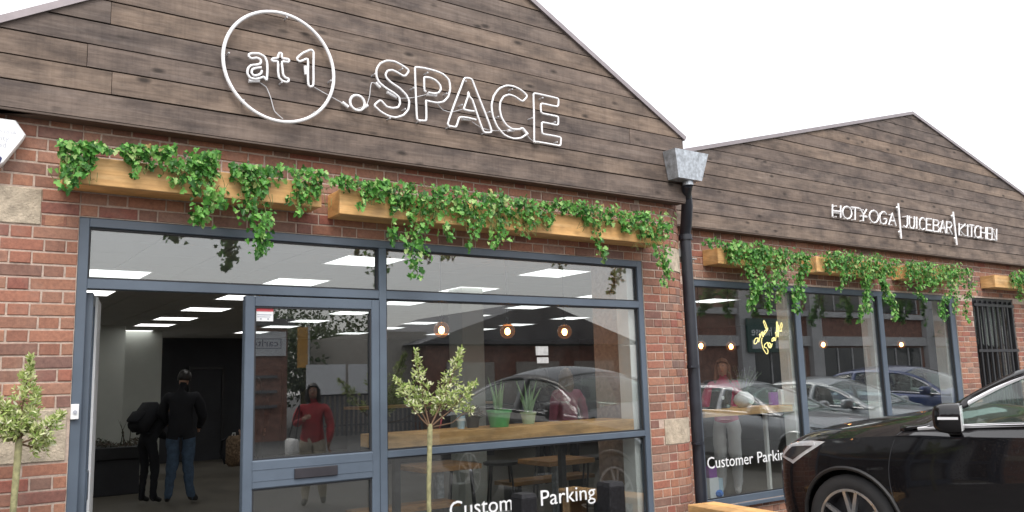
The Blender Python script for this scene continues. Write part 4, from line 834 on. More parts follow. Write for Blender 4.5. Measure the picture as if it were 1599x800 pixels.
t = thing('back_counter', (8.3, 9.5, FL), 'long dark serving counter far back in the cafe', 'counter'); MB().box(6.9, 9.9, 9.3, 9.9, FL, 1.15).build('front', 'dark_wall', t); MB().box(6.85, 9.95, 9.25, 9.95, 1.15, 1.2).build('counter_top', 'table_timber', t)

# ================================================================== CARS
def paint(name, c, metal=.3, rough=.28):
    m, nt, bs = mnew(name); bs.inputs['Base Color'].default_value = (*c, 1); bs.inputs['Metallic'].default_value = metal; bs.inputs['Roughness'].default_value = rough
    bs.inputs['Specular IOR Level'].default_value = .5 if metal > .1 else .05; bs.inputs['Coat Weight'].default_value = 1.0; bs.inputs['Coat Roughness'].default_value = .04
    nz = N(nt, 'ShaderNodeTexNoise', Scale=6.0, Detail=7.0, Roughness=.7); tc = N(nt, 'ShaderNodeTexCoord'); nt.links.new(tc.outputs['Object'], nz.inputs['Vector'])
    mr = N(nt, 'ShaderNodeMapRange', From__Min=.3, From__Max=.75, To__Min=.02, To__Max=.07); nt.links.new(nz.outputs[0], mr.inputs[0]); nt.links.new(mr.outputs[0], bs.inputs['Coat Roughness'])
    vo = N(nt, 'ShaderNodeTexVoronoi', Scale=70.0, Randomness=1.0); nt.links.new(tc.outputs['Object'], vo.inputs['Vector'])     # drying rain drops
    dr = N(nt, 'ShaderNodeMapRange', From__Min=.12, From__Max=.3, To__Min=1.0, To__Max=0.0); nt.links.new(vo.outputs['Distance'], dr.inputs[0])
    bp = N(nt, 'ShaderNodeBump', Strength=.12, Distance=.002); nt.links.new(dr.outputs[0], bp.inputs['Height']); nt.links.new(bp.outputs[0], bs.inputs['Coat Normal'])
    return m
paint('black_paint', (.006, .0055, .0065), .0, .45); paint('silver_paint', (.50, .52, .54), .6, .3); paint('grey_paint', (.42, .46, .48), .5, .3); paint('blue_paint', (.012, .035, .13), .4, .3)
simple('tyre', (.022, .022, .023), .8, var=.15, bump=.2); simple('alloy', (.62, .63, .65), .3, metal=.9, var=.05); simple('dark_alloy', (.06, .06, .065), .4, metal=.6); simple('chrome', (.84, .84, .86), .32, metal=.3, var=.02)
simple('trim_black', (.02, .02, .021), .55, var=.1); simple('seat_leather', (.05, .045, .045), .6); glass_mat('lamp_lens', .06, (.92, .95, .97), dirt=0); simple('lamp_reflector', (.78, .8, .83), .25, metal=.35, var=.15, scale=14)
def itp(X, Yv, s):
    if s <= X[0]: return Yv[0]
    if s >= X[-1]: return Yv[-1]
    for i in range(len(X)-1):
        if X[i] <= s <= X[i+1]:
            h = X[i+1]-X[i]; t = (s-X[i])/h
            d = lambda k: 0 if k <= 0 or k >= len(X)-1 else (Yv[k+1]-Yv[k-1])/(X[k+1]-X[k-1])
            a, b = d(i)*h, d(i+1)*h; t2, t3 = t*t, t*t*t
            return Yv[i]*(2*t3-3*t2+1)+a*(t3-2*t2+t)+Yv[i+1]*(-2*t3+3*t2)+b*(t3-t2)
def itp_poly(P, n):
    L = [0]
    for a, b in zip(P, P[1:]): L.append(L[-1]+math.hypot(b[0]-a[0], b[1]-a[1]))
    return [(itp(L, [p[0] for p in P], L[-1]*i/n), itp(L, [p[1] for p in P], L[-1]*i/n)) for i in range(n+1)]
S_ = [0, .06, .18, .40, .65, .85, 1.2, 1.5, 1.8, 2.5, 3.3, 3.9, 4.3, 4.6, 4.8, 4.9]
SUV = dict(L=4.9, S=S_, w=[.58, .77, .875, .945, .982, .995, .995, .99, .985, .985, .99, .99, .97, .92, .84, .70], zb=[.38, .31, .27, .25, .25, .25, .27, .27, .27, .27, .27, .27, .3, .34, .38, .45],
  sh=[.80, .89, .97, 1.04, 1.08, 1.10, 1.125, 1.15, 1.165, 1.195, 1.235, 1.25, 1.22, 1.15, 1.05, .92], c=[.84, .98, 1.08, 1.145, 1.19, 1.22, 1.275, 1.315, 1.22, 1.20, 1.24, 1.25, 1.22, 1.15, 1.05, .92],
  gs=[1.30, 1.44, 1.6, 1.76, 1.91, 2.05, 2.23, 2.55, 3.0, 3.4, 3.8, 4.2, 4.55], gr=[1.155, 1.17, 1.265, 1.375, 1.46, 1.53, 1.60, 1.66, 1.68, 1.635, 1.54, 1.40, 1.215], gx=[.84, .82, .78, .74, .71, .69, .67, .66, .655, .655, .66, .67, .70],
  ws=2.17, rg=3.55, side=(1.46, 4.1), pillars=[(2.70, 2.80)], wh=(.85, 3.78), R=.388, rim=.275, mir=1.90, ms=1.45)
HATCH = dict(L=4.2, S=[s*4.2/4.9 for s in S_], w=[.45, .62, .75, .83]+[v*.89 for v in SUV['w'][4:]], zb=[v*.72 for v in SUV['zb']], sh=[.58, .64, .72, .79, .84, .865, .895, .915, .93, .955, .98, .985, .97, .95, .92, .86], c=[.61, .70, .79, .86, .905, .93, .965, .985, .95, .96, .98, .985, .97, .95, .92, .86],
  gs=[1.05, 1.2, 1.4, 1.6, 1.8, 2.0, 2.2, 2.5, 2.9, 3.3, 3.6, 3.85, 4.02], gr=[.93, .96, 1.06, 1.16, 1.25, 1.32, 1.37, 1.41, 1.42, 1.39, 1.33, 1.18, .98], gx=[.75, .73, .69, .65, .62, .60, .585, .575, .57, .57, .575, .58, .6], ws=2.05, rg=3.5, side=(1.25, 3.75), pillars=[(2.35, 2.43)], wh=(.78, 3.36), R=.31, rim=.215, mir=1.6)
CROSS = dict(L=4.5, S=[s*4.5/4.9 for s in S_], w=[v*.93 for v in SUV['w']], zb=[v*.92 for v in SUV['zb']], sh=[v*.93 for v in SUV['sh']], c=[v*.94 for v in SUV['c']],
  gs=[1.2, 1.35, 1.55, 1.75, 1.95, 2.15, 2.35, 2.7, 3.1, 3.5, 3.9, 4.15, 4.35], gr=[1.09, 1.10, 1.23, 1.35, 1.45, 1.52, 1.565, 1.60, 1.61, 1.59, 1.53, 1.38, 1.15], gx=[.78, .76, .72, .68, .66, .64, .63, .625, .62, .62, .625, .63, .65], ws=2.2, rg=3.85, side=(1.42, 4.0), pillars=[(2.55, 2.63), (3.35, 3.45)], wh=(.8, 3.5), R=.35, rim=.235, mir=1.75)
def car(name, loc, rotz, label, D, pm, group):
    t = thing(name, loc, label, 'car', group, rotz); kw = dict(parent=t, world=False)
    S, L = D['S'], D['L']; w_ = lambda s: itp(S, D['w'], s); zb = lambda s: itp(S, D['zb'], s); sh = lambda s: itp(S, D['sh'], s); cc_ = lambda s: itp(S, D['c'], s)
    NP = 22
    def prof(s):
        w, b, h, c = w_(s), zb(s), sh(s), cc_(s)
        return itp_poly([(0, b), (.84*w, b), (.95*w, b+.05), (.982*w, b+.2), (w, h-.34), (.995*w, h-.2), (.985*w, h-.10), (.955*w, h-.022), (.90*w, h+.008), (.55*w, (h+3*c)/4), (0, c)], NP)
    ss = sorted(set([0, .015, .03, .06, .1, .14] + [L*i/56 for i in range(1, 56)] + [L-.1, L-.05, L-.02, L]))
    vs = []; fs = []
    for s in ss:
        p = prof(s); vs += [(-x, -s, z) for x, z in p] + [(x, -s, z) for x, z in p[1:-1][::-1]]
    K = 2*NP
    for i in range(len(ss)-1):
        for j in range(K): fs.append((i*K+j, i*K+(j+1) % K, (i+1)*K+(j+1) % K, (i+1)*K+j))
    fs += [tuple(range(K-1, -1, -1)), tuple((len(ss)-1)*K+j for j in range(K))]
    body = MB().add(vs, fs).build('body', pm, smooth=.55, **kw)
    # wheel arches cut through the flanks
    cut = MB(); R, ax = D['R'], D['wh']
    for yc in ax:
        for sx in (-1, 1):
            x0, x1 = sorted((sx*.60*w_(yc), sx*1.3)); n = 28
            cut.add([(x, -yc+(R+.05)*math.cos(2*math.pi*j/n), R+(R+.05)*math.sin(2*math.pi*j/n)) for x in (x0, x1) for j in range(n)], [tuple(range(n-1, -1, -1)), tuple(range(n, 2*n))] + [(j, (j+1) % n, n+(j+1) % n, n+j) for j in range(n)])
    bm = bmesh.new(); me = bpy.data.meshes.new('c'); me.from_pydata(cut.v, [], cut.f); bm.from_mesh(me); bmesh.ops.recalc_face_normals(bm, faces=bm.faces[:]); bm.to_mesh(me); bm.free()
    bm = bmesh.new(); bm.from_mesh(body.data); bmesh.ops.recalc_face_normals(bm, faces=bm.faces[:]); bm.to_mesh(body.data); bm.free()
    co_ = bpy.data.objects.new('cut', me); col.objects.link(co_); co_.location = loc; co_.rotation_euler = (0, 0, rotz)
    md = body.modifiers.new('arch', 'BOOLEAN'); md.operation = 'DIFFERENCE'; md.object = co_; md.solver = 'EXACT'
    dg = bpy.context.evaluated_depsgraph_get(); nm_ = bpy.data.meshes.new_from_object(body.evaluated_get(dg)); body.modifiers.clear(); old = body.data; body.data = nm_; nm_.name = 'body'; smooth_mesh(nm_, .55); bpy.data.objects.remove(co_)
    # greenhouse
    gs = D['gs']; gr = lambda s: itp(gs, D['gr'], s); gx = lambda s: itp(gs, D['gx'], s)
    belt = lambda s: (max(.9*w_(s)-.005, gx(s)), min(sh(s)+.006, gr(s)))
    n = 60; sv = [gs[0]+(gs[-1]-gs[0])*i/n for i in range(n+1)]
    crown = lambda s: .05+.05*math.sin(math.pi*min(1, max(0, (s-gs[0])/(gs[-1]-gs[0]))))
    shell = MB(); wsn = MB(); rgl = MB(); sg = {}
    def side_pt(s, v, sx):
        (xb, zb_), xr, zr = belt(s), gx(s), gr(s); bul = .02*math.sin(math.pi*v)
        return Vector((sx*(xb+(xr-xb)*v+bul), -s, zb_+(zr-zb_)*v))
    V = [0, .05, .25, .45, .65, .85, .93, 1.0]; NX = 10
    for i in range(n):
        a, b = sv[i], sv[i+1]; m_ = (a+b)/2
        for sx in (-1, 1):
            for j in range(len(V)-1):
                q = [side_pt(a, V[j], sx), side_pt(b, V[j], sx), side_pt(b, V[j+1], sx), side_pt(a, V[j+1], sx)]
                if sx < 0: q = q[::-1]
                vm = (V[j]+V[j+1])/2; hgt = gr(m_)-belt(m_)[1]
                gl = D['side'][0] < m_ < D['side'][1] and hgt > .07 and .05 < vm and (1-vm)*hgt > .055 and not any(p0 < m_ < p1 for p0, p1 in D['pillars'])
                if gl:
                    key = (sx, sum(m_ > p1 for p0, p1 in D['pillars'])); sg.setdefault(key, MB()).add(q, [(0, 1, 2, 3)])
                else: shell.add(q, [(0, 1, 2, 3)])
        for j in range(NX):
            def tp(s, u): x = gx(s); return Vector((x*u, -s, gr(s)+crown(s)*(1-u*u)))
            u0, u1 = -1+2*j/NX, -1+2*(j+1)/NX; q = [tp(a, u0), tp(a, u1), tp(b, u1), tp(b, u0)][::-1]
            um = abs((u0+u1)/2)
            if gs[0] < m_ < D['ws'] and um < .92: wsn.add(q, [(0, 1, 2, 3)])
            elif D['rg'] < m_ < gs[-1]-.06 and um < .85: rgl.add(q, [(0, 1, 2, 3)])
            else: shell.add(q, [(0, 1, 2, 3)])
    for mb, nm, mt in [(shell, 'roof', pm), (wsn, 'windscreen', 'car_glass'), (rgl, 'rear_window', 'car_glass')] + [(m2, 'side_window', 'car_glass') for m2 in sg.values()]:
        o = mb.build(nm, mt, smooth=.7, **kw)
        if nm == 'roof':
            so_ = o.modifiers.new('thick', 'SOLIDIFY'); so_.thickness = .02; so_.offset = -1
    for sx, nm in ((-1, 'window_trim'), (1, 'window_trim')):
        s0, s1 = D['side'][0]-.02, D['side'][1]+.02
        lo = [side_pt(s0+(s1-s0)*i/30, .03, sx)+Vector((sx*.006, 0, .0)) for i in range(31)]; hi = [side_pt(s1+(s0-s1)*i/40, 1-.05/max(.06, gr(s1+(s0-s1)*i/40)-belt(s1+(s0-s1)*i/40)[1]), sx)+Vector((sx*.006, 0, 0)) for i in range(41)]
        MB().tube(lo+hi, .016, 6, closed=True).build(nm, 'chrome', smooth=1.0, **kw)
    # body patches that follow the surface
    def surf(s, u, off=.004):
        p = prof(s); k = u*NP; i = min(NP-1, int(k)); f_ = k-i; x = p[i][0]*(1-f_)+p[i+1][0]*f_; z = p[i][1]*(1-f_)+p[i+1][1]*f_
        return Vector((x+off*(1 if x > .05 else 0), -s+off*(.8 if s < .25 else 0), z+off*.3))
    def patch(nm, mt, outline, sx, off=.005, g=10):      # quad outline in (s, u)
        (a, b, c, d) = outline; m = MB(); vs = []
        for i in range(g+1):
            for j in range(g+1):
                f1, f2 = i/g, j/g; s = (a[0]*(1-f1)+b[0]*f1)*(1-f2)+(d[0]*(1-f1)+c[0]*f1)*f2; u_ = (a[1]*(1-f1)+b[1]*f1)*(1-f2)+(d[1]*(1-f1)+c[1]*f1)*f2
                p = surf(s, u_, off); vs.append((sx*p.x, p.y, p.z))
        m.add(vs, [(i*(g+1)+j, (i+1)*(g+1)+j, (i+1)*(g+1)+j+1, i*(g+1)+j+1) for i in range(g) for j in range(g)]); return m.build(nm, mt, smooth=1.0, **kw)
    def zu(s, z):
        p = prof(s)
        for i in range(5, NP):
            if p[i][1] <= z <= p[i+1][1]: return (i+(z-p[i][1])/(p[i+1][1]-p[i][1]+1e-9))/NP
        return .8
    for sx in (-1, 1):
        k_ = 1.0
        HL = [(.10, sh(.1)-.06), (.30, sh(.3)-.19), (.66, sh(.66)-.055), (.26, sh(.26)-.01)]
        patch('headlight', 'lamp_reflector', [(a_, zu(a_, z_)) for a_, z_ in HL], sx, .004)
        hq = [(a_+(.3-a_)*.35, z_+(sh(.3)-.1-z_)*.35) for a_, z_ in HL]; patch('headlight_projector', 'gasket', [(a_, zu(a_, z_)) for a_, z_ in hq], sx, .007)
        patch('headlight_lens', 'lamp_lens', [(a_, zu(a_, z_)) for a_, z_ in HL], sx, .013)
        patch('tail_light', 'notice_red', [(L-.30, zu(L-.3, sh(L-.3)-.02)), (L-.10, zu(L-.1, sh(L-.1)-.02)), (L-.10, zu(L-.1, sh(L-.1)-.18)), (L-.3, zu(L-.3, sh(L-.3)-.14))], sx)
        # door seams, handle, arch lip, mirror, sill trim
        d0, d1, d2 = D['side'][0]-.14, D['pillars'][0][0]+.05, min(D['side'][1]-.15, ax[1]-R*.4)
        for sd in (d0, d1):
            pts = [surf(sd-(.12*math.sin(i/12*math.pi) if sd == d0 else 0)*.8, zu(sd, zb(sd)+.12)+(zu(sd, sh(sd))-zu(sd, zb(sd)+.12))*i/12, .0005) for i in range(13)]
            MB().tube([(sx*p.x, p.y, p.z) for p in pts], .0032, 5).build('door_seam', 'gasket', **kw)
        hs = d1-.22; p = surf(hs, zu(hs, sh(hs)-.13), .018); MB().tube([(sx*p.x, p.y+.11, p.z), (sx*(p.x+.012), p.y, p.z+.004), (sx*p.x, p.y-.11, p.z+.008)], .011, 8).build('door_handle', pm, smooth=1.0, **kw)
        for yc in ax:
            pts = []
            for i in range(25):
                a = -.12+(math.pi+.24)*i/24; s = yc-(R+.055)*math.cos(a); z = R+(R+.055)*math.sin(a)
                if z < zb(s)+.02: continue
                q = prof(s); xx = max((x for x, zz in q if abs(zz-z) < .05), default=w_(s)*.97); pts.append((sx*(xx+.002), -s, z))
            MB().tube(pts, .017, 6).build('wheel_arch_lip', 'trim_black' if pm == 'black_paint' else pm, smooth=1.0, **kw)
        s = D['mir']; p = side_pt(s-.1, 0.1, sx); X = sx*(abs(p.x)+.17); mz = sh(s)+.075
        Mm = Matrix.Translation((X, -s+.1, mz)) @ Matrix.Rotation(-sx*math.radians(24), 4, 'Z') @ Matrix.Diagonal((1, D.get('ms', 1.0), .5+.5*D.get('ms', 1.0), 1))
        mm = MB(); bmv = bmesh.new(); bmesh.ops.create_uvsphere(bmv, u_segments=16, v_segments=10, radius=1)
        for v in bmv.verts:
            c_ = v.co; e = .5; v.co = Vector((math.copysign(abs(c_.x)**e, c_.x)*.105, math.copysign(abs(c_.y)**.7, c_.y)*.10 if c_.y > 0 else -.03*min(1, abs(c_.y)*4), math.copysign(abs(c_.z)**e, c_.z)*.088))
        bmv.verts.index_update(); mm.add([Mm @ v.co for v in bmv.verts], [[v.index for v in f.verts] for f in bmv.faces]); bmv.free()
        mo = mm.build('wing_mirror', pm, smooth=.9, **kw)
        xf(MB().box(-.09, .09, -.036, -.029, -.07, .07), Mm).build('mirror_glass', 'lamp_reflector', mo, False)
        xf(MB().box(*sorted((-sx*.2, -sx*.06)), -.02, .04, -.1, -.07, ch=.008), Mm).build('mirror_arm', 'trim_black', mo, False)
        xf(MB().box(*sorted((sx*.095, sx*.109)), -.02, .07, -.005, .01), Mm).build('indicator', 'chrome', mo, False)
        # wheels
        for yc in ax:
            xo = sx*(w_(yc)-.015); T = [(.0, 0)]
            tw = .25; f_ = lambda h: xo-sx*h; rim = D['rim']
            tyre = MB().lathe([(rim, 0.004), (rim+.02, -.004), (R-.06, -.008), (R-.02, .006), (R, .03), (R, tw-.03), (R-.02, tw), (rim, tw)], (0, 0, 0), 40, 'X'); tyre.v = [(xo-sx*x, -yc+y, R+z) for x, y, z in tyre.v]
            wo_ = tyre.build('wheel', 'tyre', smooth=.6, **kw)
            rm = MB().lathe([(rim-.012, .0), (rim+.004, .002), (rim+.002, .014), (rim-.02, .022), (rim-.03, .12), (.09, .10), (0, .10)], (0, 0, 0), 40, 'X', 0); rm.v = [(xo-sx*x, -yc+y, R+z) for x, y, z in rm.v]; rm.build('rim', 'dark_alloy', wo_, False, smooth=.6)
            rr_ = MB().lathe([(rim-.018, -.002), (rim+.002, -.001), (rim+.001, .012), (rim-.018, .012)], (0, 0, 0), 40, 'X'); rr_.v = [(xo-sx*x, -yc+y, R+z) for x, y, z in rr_.v]; rr_.build('rim_edge', 'alloy', wo_, False, smooth=.6)
            for q in range(5):
                for dl in (-.17, .17):
                    a = q*2*math.pi/5+.35; a1 = a+dl*.55; a2 = a+dl*1.25
                    P0 = Vector((.018, .06*math.cos(a1), .06*math.sin(a1))); P1 = Vector((.004, (rim-.012)*math.cos(a2), (rim-.012)*math.sin(a2))); ra = (P1-P0).normalized(); tn = Vector((0, -ra.z, ra.y)).normalized()
                    sv_ = [P0+tn*.017, P0-tn*.017, P1-tn*.013, P1+tn*.013]; m = MB().add(sv_ + [v+Vector((.035, 0, 0)) for v in sv_], [(0,1,2,3), (7,6,5,4), (0,4,5,1), (1,5,6,2), (2,6,7,3), (3,7,4,0)]); m.v = [(xo-sx*x, -yc+y, R+z) for x, y, z in m.v]
                    m.build('spoke', 'alloy', wo_, False)
            hb = MB().lathe([(0, .006), (.035, .008), (.062, .02), (.066, .05)], (0, 0, 0), 20, 'X'); hb.v = [(xo-sx*x, -yc+y, R+z) for x, y, z in hb.v]; hb.build('hub_cap', 'alloy', wo_, False, smooth=.6)
    # grille and bumper
    MB().box(-.42, .42, -.035, .012, .50, .72, ch=.02).build('grille', 'trim_black', **kw)
    for z in (.56, .65): MB().box(-.40, .40, .012, .022, z, z+.022).build('grille_bar', 'chrome', **kw)
    MB().box(-.26, .26, .013, .024, .38, .485).build('number_plate', 'white_plastic', **kw)
    # seats, dashboard, wheel
    for x in (-.37*w_(2)*1.0, .37*w_(2)):
        MB().box(x-.25, x+.25, -2.75, -2.2, .55, .78, ch=.05).build('seat', 'seat_leather', **kw); xf(MB().box(x-.25, x+.25, -.07, .07, 0, .62, ch=.05), Matrix.Translation((0, -2.75, .7)) @ Matrix.Rotation(.28, 4, 'X')).build('seat_back', 'seat_leather', **kw)
        xf(MB().box(x-.14, x+.14, -.05, .05, .66, .84, ch=.04), Matrix.Translation((0, -2.75, .7)) @ Matrix.Rotation(.28, 4, 'X')).build('head_rest', 'seat_leather', **kw)
    k_ = sh(1.7); MB().box(-.78*w_(1.7)/.98, .78*w_(1.7)/.98, -2.05, -1.5, k_-.30, k_-.02, ch=.06).build('dashboard', 'seat_leather', **kw)
    MB().tube([(.36+.18*math.cos(i*math.pi/10), -2.15+.05*math.sin(i*math.pi/10), k_-.05+.17*math.sin(i*math.pi/10)) for i in range(20)], .015, 8, closed=True).build('steering_wheel', 'trim_black', **kw)
    return t
cg = 'cars parked nose-in along the shops'
gle = car('parked_car', (7.16, -.49, 0), 0, 'black sporty off-roader parked nose-in before the set-back shop', SUV, 'black_paint', cg)
car('parked_car', (12.3, -.75, 0), 0, 'silver hatchback mirrored in the window beside the downpipe', HATCH, 'silver_paint', cg)
car('parked_car', (14.9, -.75, 0), 0, 'pale grey hatchback between silver hatchback and dark blue car', HATCH, 'grey_paint', cg)
car('parked_car', (17.9, -.75, 0), 0, 'dark blue family car mirrored in the set-back windows', CROSS, 'blue_paint', cg)

# ================================================================== PEOPLE
BASE = dict(pelvis=(0, 0, .95), spine=(0, 0, 1.12), chest=(0, .005, 1.31), neck=(0, 0, 1.475), jaw=(0, .02, 1.545), head=(0, .018, 1.63), crown=(0, .008, 1.70))
for sd, sx in (('l', -1), ('r', 1)):
    BASE.update({'sho_'+sd: (sx*.17, 0, 1.415), 'elb_'+sd: (sx*.225, -.01, 1.14), 'wri_'+sd: (sx*.235, .06, .90), 'pal_'+sd: (sx*.232, .085, .835), 'hip_'+sd: (sx*.095, 0, .90), 'kne_'+sd: (sx*.10, .02, .50), 'ank_'+sd: (sx*.105, -.02, .09), 'toe_'+sd: (sx*.12, .13, .035), 'hee_'+sd: (sx*.105, -.05, .045)})
EDG = [('pelvis', 'spine'), ('spine', 'chest'), ('chest', 'neck'), ('neck', 'jaw'), ('jaw', 'head'), ('head', 'crown')]
for sd in 'lr': EDG += [('chest', 'sho_'+sd), ('sho_'+sd, 'elb_'+sd), ('elb_'+sd, 'wri_'+sd), ('wri_'+sd, 'pal_'+sd), ('pelvis', 'hip_'+sd), ('hip_'+sd, 'kne_'+sd), ('kne_'+sd, 'ank_'+sd), ('ank_'+sd, 'toe_'+sd), ('ank_'+sd, 'hee_'+sd)]
RAD = dict(pelvis=(.155, .115), spine=(.135, .10), chest=(.15, .115), neck=.052, jaw=.058, head=(.076, .09), crown=.055, sho=.068, elb=.047, wri=.03, pal=(.036, .02), hip=.09, kne=.062, ank=.042, toe=.034, hee=.036, fin=.0095)
def person(loc, rotz, h, label, mats, pose={}, rad={}, hair=None, face=True, hem=.84):
    t = thing('person', loc, label, 'person', None, rotz); k = h/1.755; J = {a: Vector(b) for a, b in BASE.items()}
    for a, b in pose.items(): J[a] = Vector(b)
    E_ = list(EDG)
    for sd, sx in (('l', -1), ('r', 1)):
        W_, P_ = J['wri_'+sd], J['pal_'+sd]; ax = (P_-W_).normalized(); lat = ax.cross(Vector((sx, 0, 0))); lat = lat.normalized() if lat.length > .2 else Vector((0, 1, 0)); nrm = ax.cross(lat).normalized()
        for i, (o_, ln) in enumerate(((-.027, .062), (-.009, .078), (.009, .074), (.027, .058))):
            b = P_+ax*.028+lat*o_; m_ = b+ax*ln*.55+nrm*(-sx)*.012; e = m_+ax*ln*.4+nrm*(-sx)*.03
            for n_, q in (('fa', b), ('fb', m_), ('fc', e)): J['%s%d_%s' % (n_, i, sd)] = q
            E_ += [('pal_'+sd, 'fa%d_%s' % (i, sd)), ('fa%d_%s' % (i, sd), 'fb%d_%s' % (i, sd)), ('fb%d_%s' % (i, sd), 'fc%d_%s' % (i, sd))]
        b = W_.lerp(P_, .6)+lat*.038; e = b+ax*.04+lat*.022; J['fa9_'+sd] = b; J['fb9_'+sd] = e; E_ += [('pal_'+sd, 'fa9_'+sd), ('fa9_'+sd, 'fb9_'+sd)]
    names = list(J); me = bpy.data.meshes.new('body'); me.from_pydata([J[a] for a in names], [(names.index(a), names.index(b)) for a, b in E_], [])
    o = bpy.data.objects.new('body', me); col.objects.link(o); md = o.modifiers.new('s', 'SKIN'); md.use_smooth_shade = True; md.branch_smoothing = .6
    def rd(n):
        p = n.split('_')[0]; v = rad.get(p, RAD.get(p, RAD['fin'] if p[0] == 'f' else .05)); return v if isinstance(v, tuple) else (v, v)
    for i, n in enumerate(names):
        sv_ = me.skin_vertices[0].data[i]; sv_.radius = rd(n); sv_.use_root = n == 'pelvis'
    o.modifiers.new('d', 'SUBSURF').levels = 2
    dg = bpy.context.evaluated_depsgraph_get(); nm_ = bpy.data.meshes.new_from_object(o.evaluated_get(dg)); bpy.data.objects.remove(o)
    def zone(a, b):
        s = a[:3]+b[:3]
        if a[0] == 'f' or b[0] == 'f' or 'pal' in s or 'jaw' in s or a in ('head', 'crown') or b in ('head', 'crown'): return 1
        if 'toe' in s or 'hee' in s: return 3
        if a[:3] in ('hip', 'kne') or b[:3] in ('hip', 'kne'): return 2
        return 0 if a[:3] in ('sho', 'elb', 'wri') or b[:3] in ('sho', 'elb', 'wri') else 4
    seg = [(J[a], J[b], zone(a, b), (rd(a)[0]+rd(b)[0])/2) for a, b in E_]
    idx = []
    for p in nm_.polygons:
        c = p.center; best = 9; z = 0
        for A, B, zn, r_ in seg:
            d = B-A; q = max(0, min(1, (c-A).dot(d)/max(1e-9, d.length_squared))); v = (c-(A+d*q)).length/(r_+.02)
            if v < best: best, z = v, zn
        if z in (2, 4): z = 0 if c.z > hem else 2
        idx.append(z)
    from mathutils import noise as _ns
    cloth = [False]*len(nm_.vertices)
    for p, z in zip(nm_.polygons, idx):
        for v in p.vertices: cloth[v] = cloth[v] or z in (0, 2)
    nr_ = [v.normal.copy() for v in nm_.vertices]
    for v in nm_.vertices:
        if cloth[v.index]:
            c = v.co; d = _ns.fractal(Vector((c.x*9, c.y*9, c.z*15+7*h)), 1.0, 2.0, 3)*.012 + _ns.noise(Vector((c.x*4+h*3, c.y*4, c.z*5)))*.012
            v.co = c+nr_[v.index]*d
    nm_.materials.clear()
    for m_ in mats: nm_.materials.append(MATS[m_])
    nm_.polygons.foreach_set('material_index', idx); nm_.polygons.foreach_set('use_smooth', [True]*len(idx))
    nm_.transform(Matrix.Scale(k, 4)); nm_.name = 'body'; ob = bpy.data.objects.new('body', nm_); link(ob, t, False)
    H = J['head']*k; up = (J['crown']-J['jaw']).normalized(); fw = Vector((0, 1, 0)); fw = (fw-up*fw.dot(up)).normalized(); rt = fw.cross(up)
    Mh = Matrix(((rt.x, fw.x, up.x, H.x), (rt.y, fw.y, up.y, H.y), (rt.z, fw.z, up.z, H.z), (0, 0, 0, 1))) @ Matrix.Scale(k, 4)
    if hair:
        hm, ln = hair; m = MB(); n, q = 20, 12; vs = []
        for i in range(q+1):
            th = math.pi*.62*i/q
            for j in range(n):
                a = 2*math.pi*j/n; f_ = math.sin(a)
                lim = .52 if f_ > .35 else 1.0; tt = th*(lim if f_ > .35 else 1.0); r_ = 1+.04*math.sin(a*5+i)
                vs.append((.088*math.sin(tt)*math.cos(a)*r_, -.004+.104*math.sin(tt)*math.sin(a)*r_, .012+.108*math.cos(tt)*r_))
        m.add(vs, [(i*n+j, (i+1)*n+j, (i+1)*n+(j+1) % n, i*n+(j+1) % n) for i in range(q) for j in range(n)])
        if ln:
            for j in range(26):
                a = math.pi*(.98+1.04*j/25); x, y = .083*math.cos(a), .088*math.sin(a); w_ = R_.uniform(-.012, .012)
                m.tube([(x, y, .03), (x*1.08, y*1.1, -.06), (x*1.15+w_, y*1.15, -.06-ln*.5), (x*1.05+w_*2, y*1.2, -.06-ln)], [.02, .022, .02, .006], 6)
        m.v = [tuple(Mh @ Vector(v)) for v in m.v]; m.build('hair', hm, t, False, smooth=1.2)
    if face:
        m = MB().ellipsoid((0, .098, -.018), (.013, .018, .024), 8, 6).ellipsoid((.078, .0, -.01), (.012, .02, .03), 8, 6).ellipsoid((-.078, .0, -.01), (.012, .02, .03), 8, 6); m.v = [tuple(Mh @ Vector(v)) for v in m.v]; m.build('face_features', mats[1], t, False, smooth=1.2)
        for x in (-.03, .03):
            m = MB().ellipsoid((x, .083, .012), (.013, .008, .007), 8, 6); m.v = [tuple(Mh @ Vector(v)) for v in m.v]; m.build('eye', 'ink', t, False)
        m = MB().ellipsoid((0, .083, -.058), (.024, .006, .006), 8, 6); m.v = [tuple(Mh @ Vector(v)) for v in m.v]; m.build('mouth', 'lip', t, False)
    return t, Mh, k
simple('skin', (.48, .28, .20), .5, var=.06); simple('skin_tan', (.28, .15, .10), .5, var=.06); simple('lip', (.45, .13, .12), .4); simple('hair_brown', (.16, .08, .045), .5, var=.3, scale=60); simple('hair_dark', (.018, .014, .012), .45, var=.3); simple('hair_fair', (.30, .20, .11), .5, var=.3, scale=60)
simple('black_cloth', (.012, .013, .018), .85, var=.2, scale=20); simple('denim', (.06, .10, .16), .85, var=.25, scale=18); simple('pink_cloth', (.62, .05, .16), .8, var=.1); simple('soft_pink', (.55, .16, .24), .85, var=.1); simple('grey_sweat', (.56, .56, .57), .9, var=.08); simple('red_cloth', (.30, .014, .02), .7, var=.12); simple('beige_cloth', (.42, .38, .30), .8); simple('camo', (.16, .11, .07), .9, var=.9, scale=22); simple('black_shoe', (.02, .02, .022), .5); simple('white_shoe', (.6, .6, .6), .5); simple('shirt_white', (.7, .7, .68), .8)
def at(px_, py_): q = PZ(px_, py_, FL); return q
def jacket(**k_): d = dict(chest=(.185, .14), spine=(.175, .135), pelvis=(.17, .13), sho=.085, elb=.066, wri=.045); d.update(k_); return d
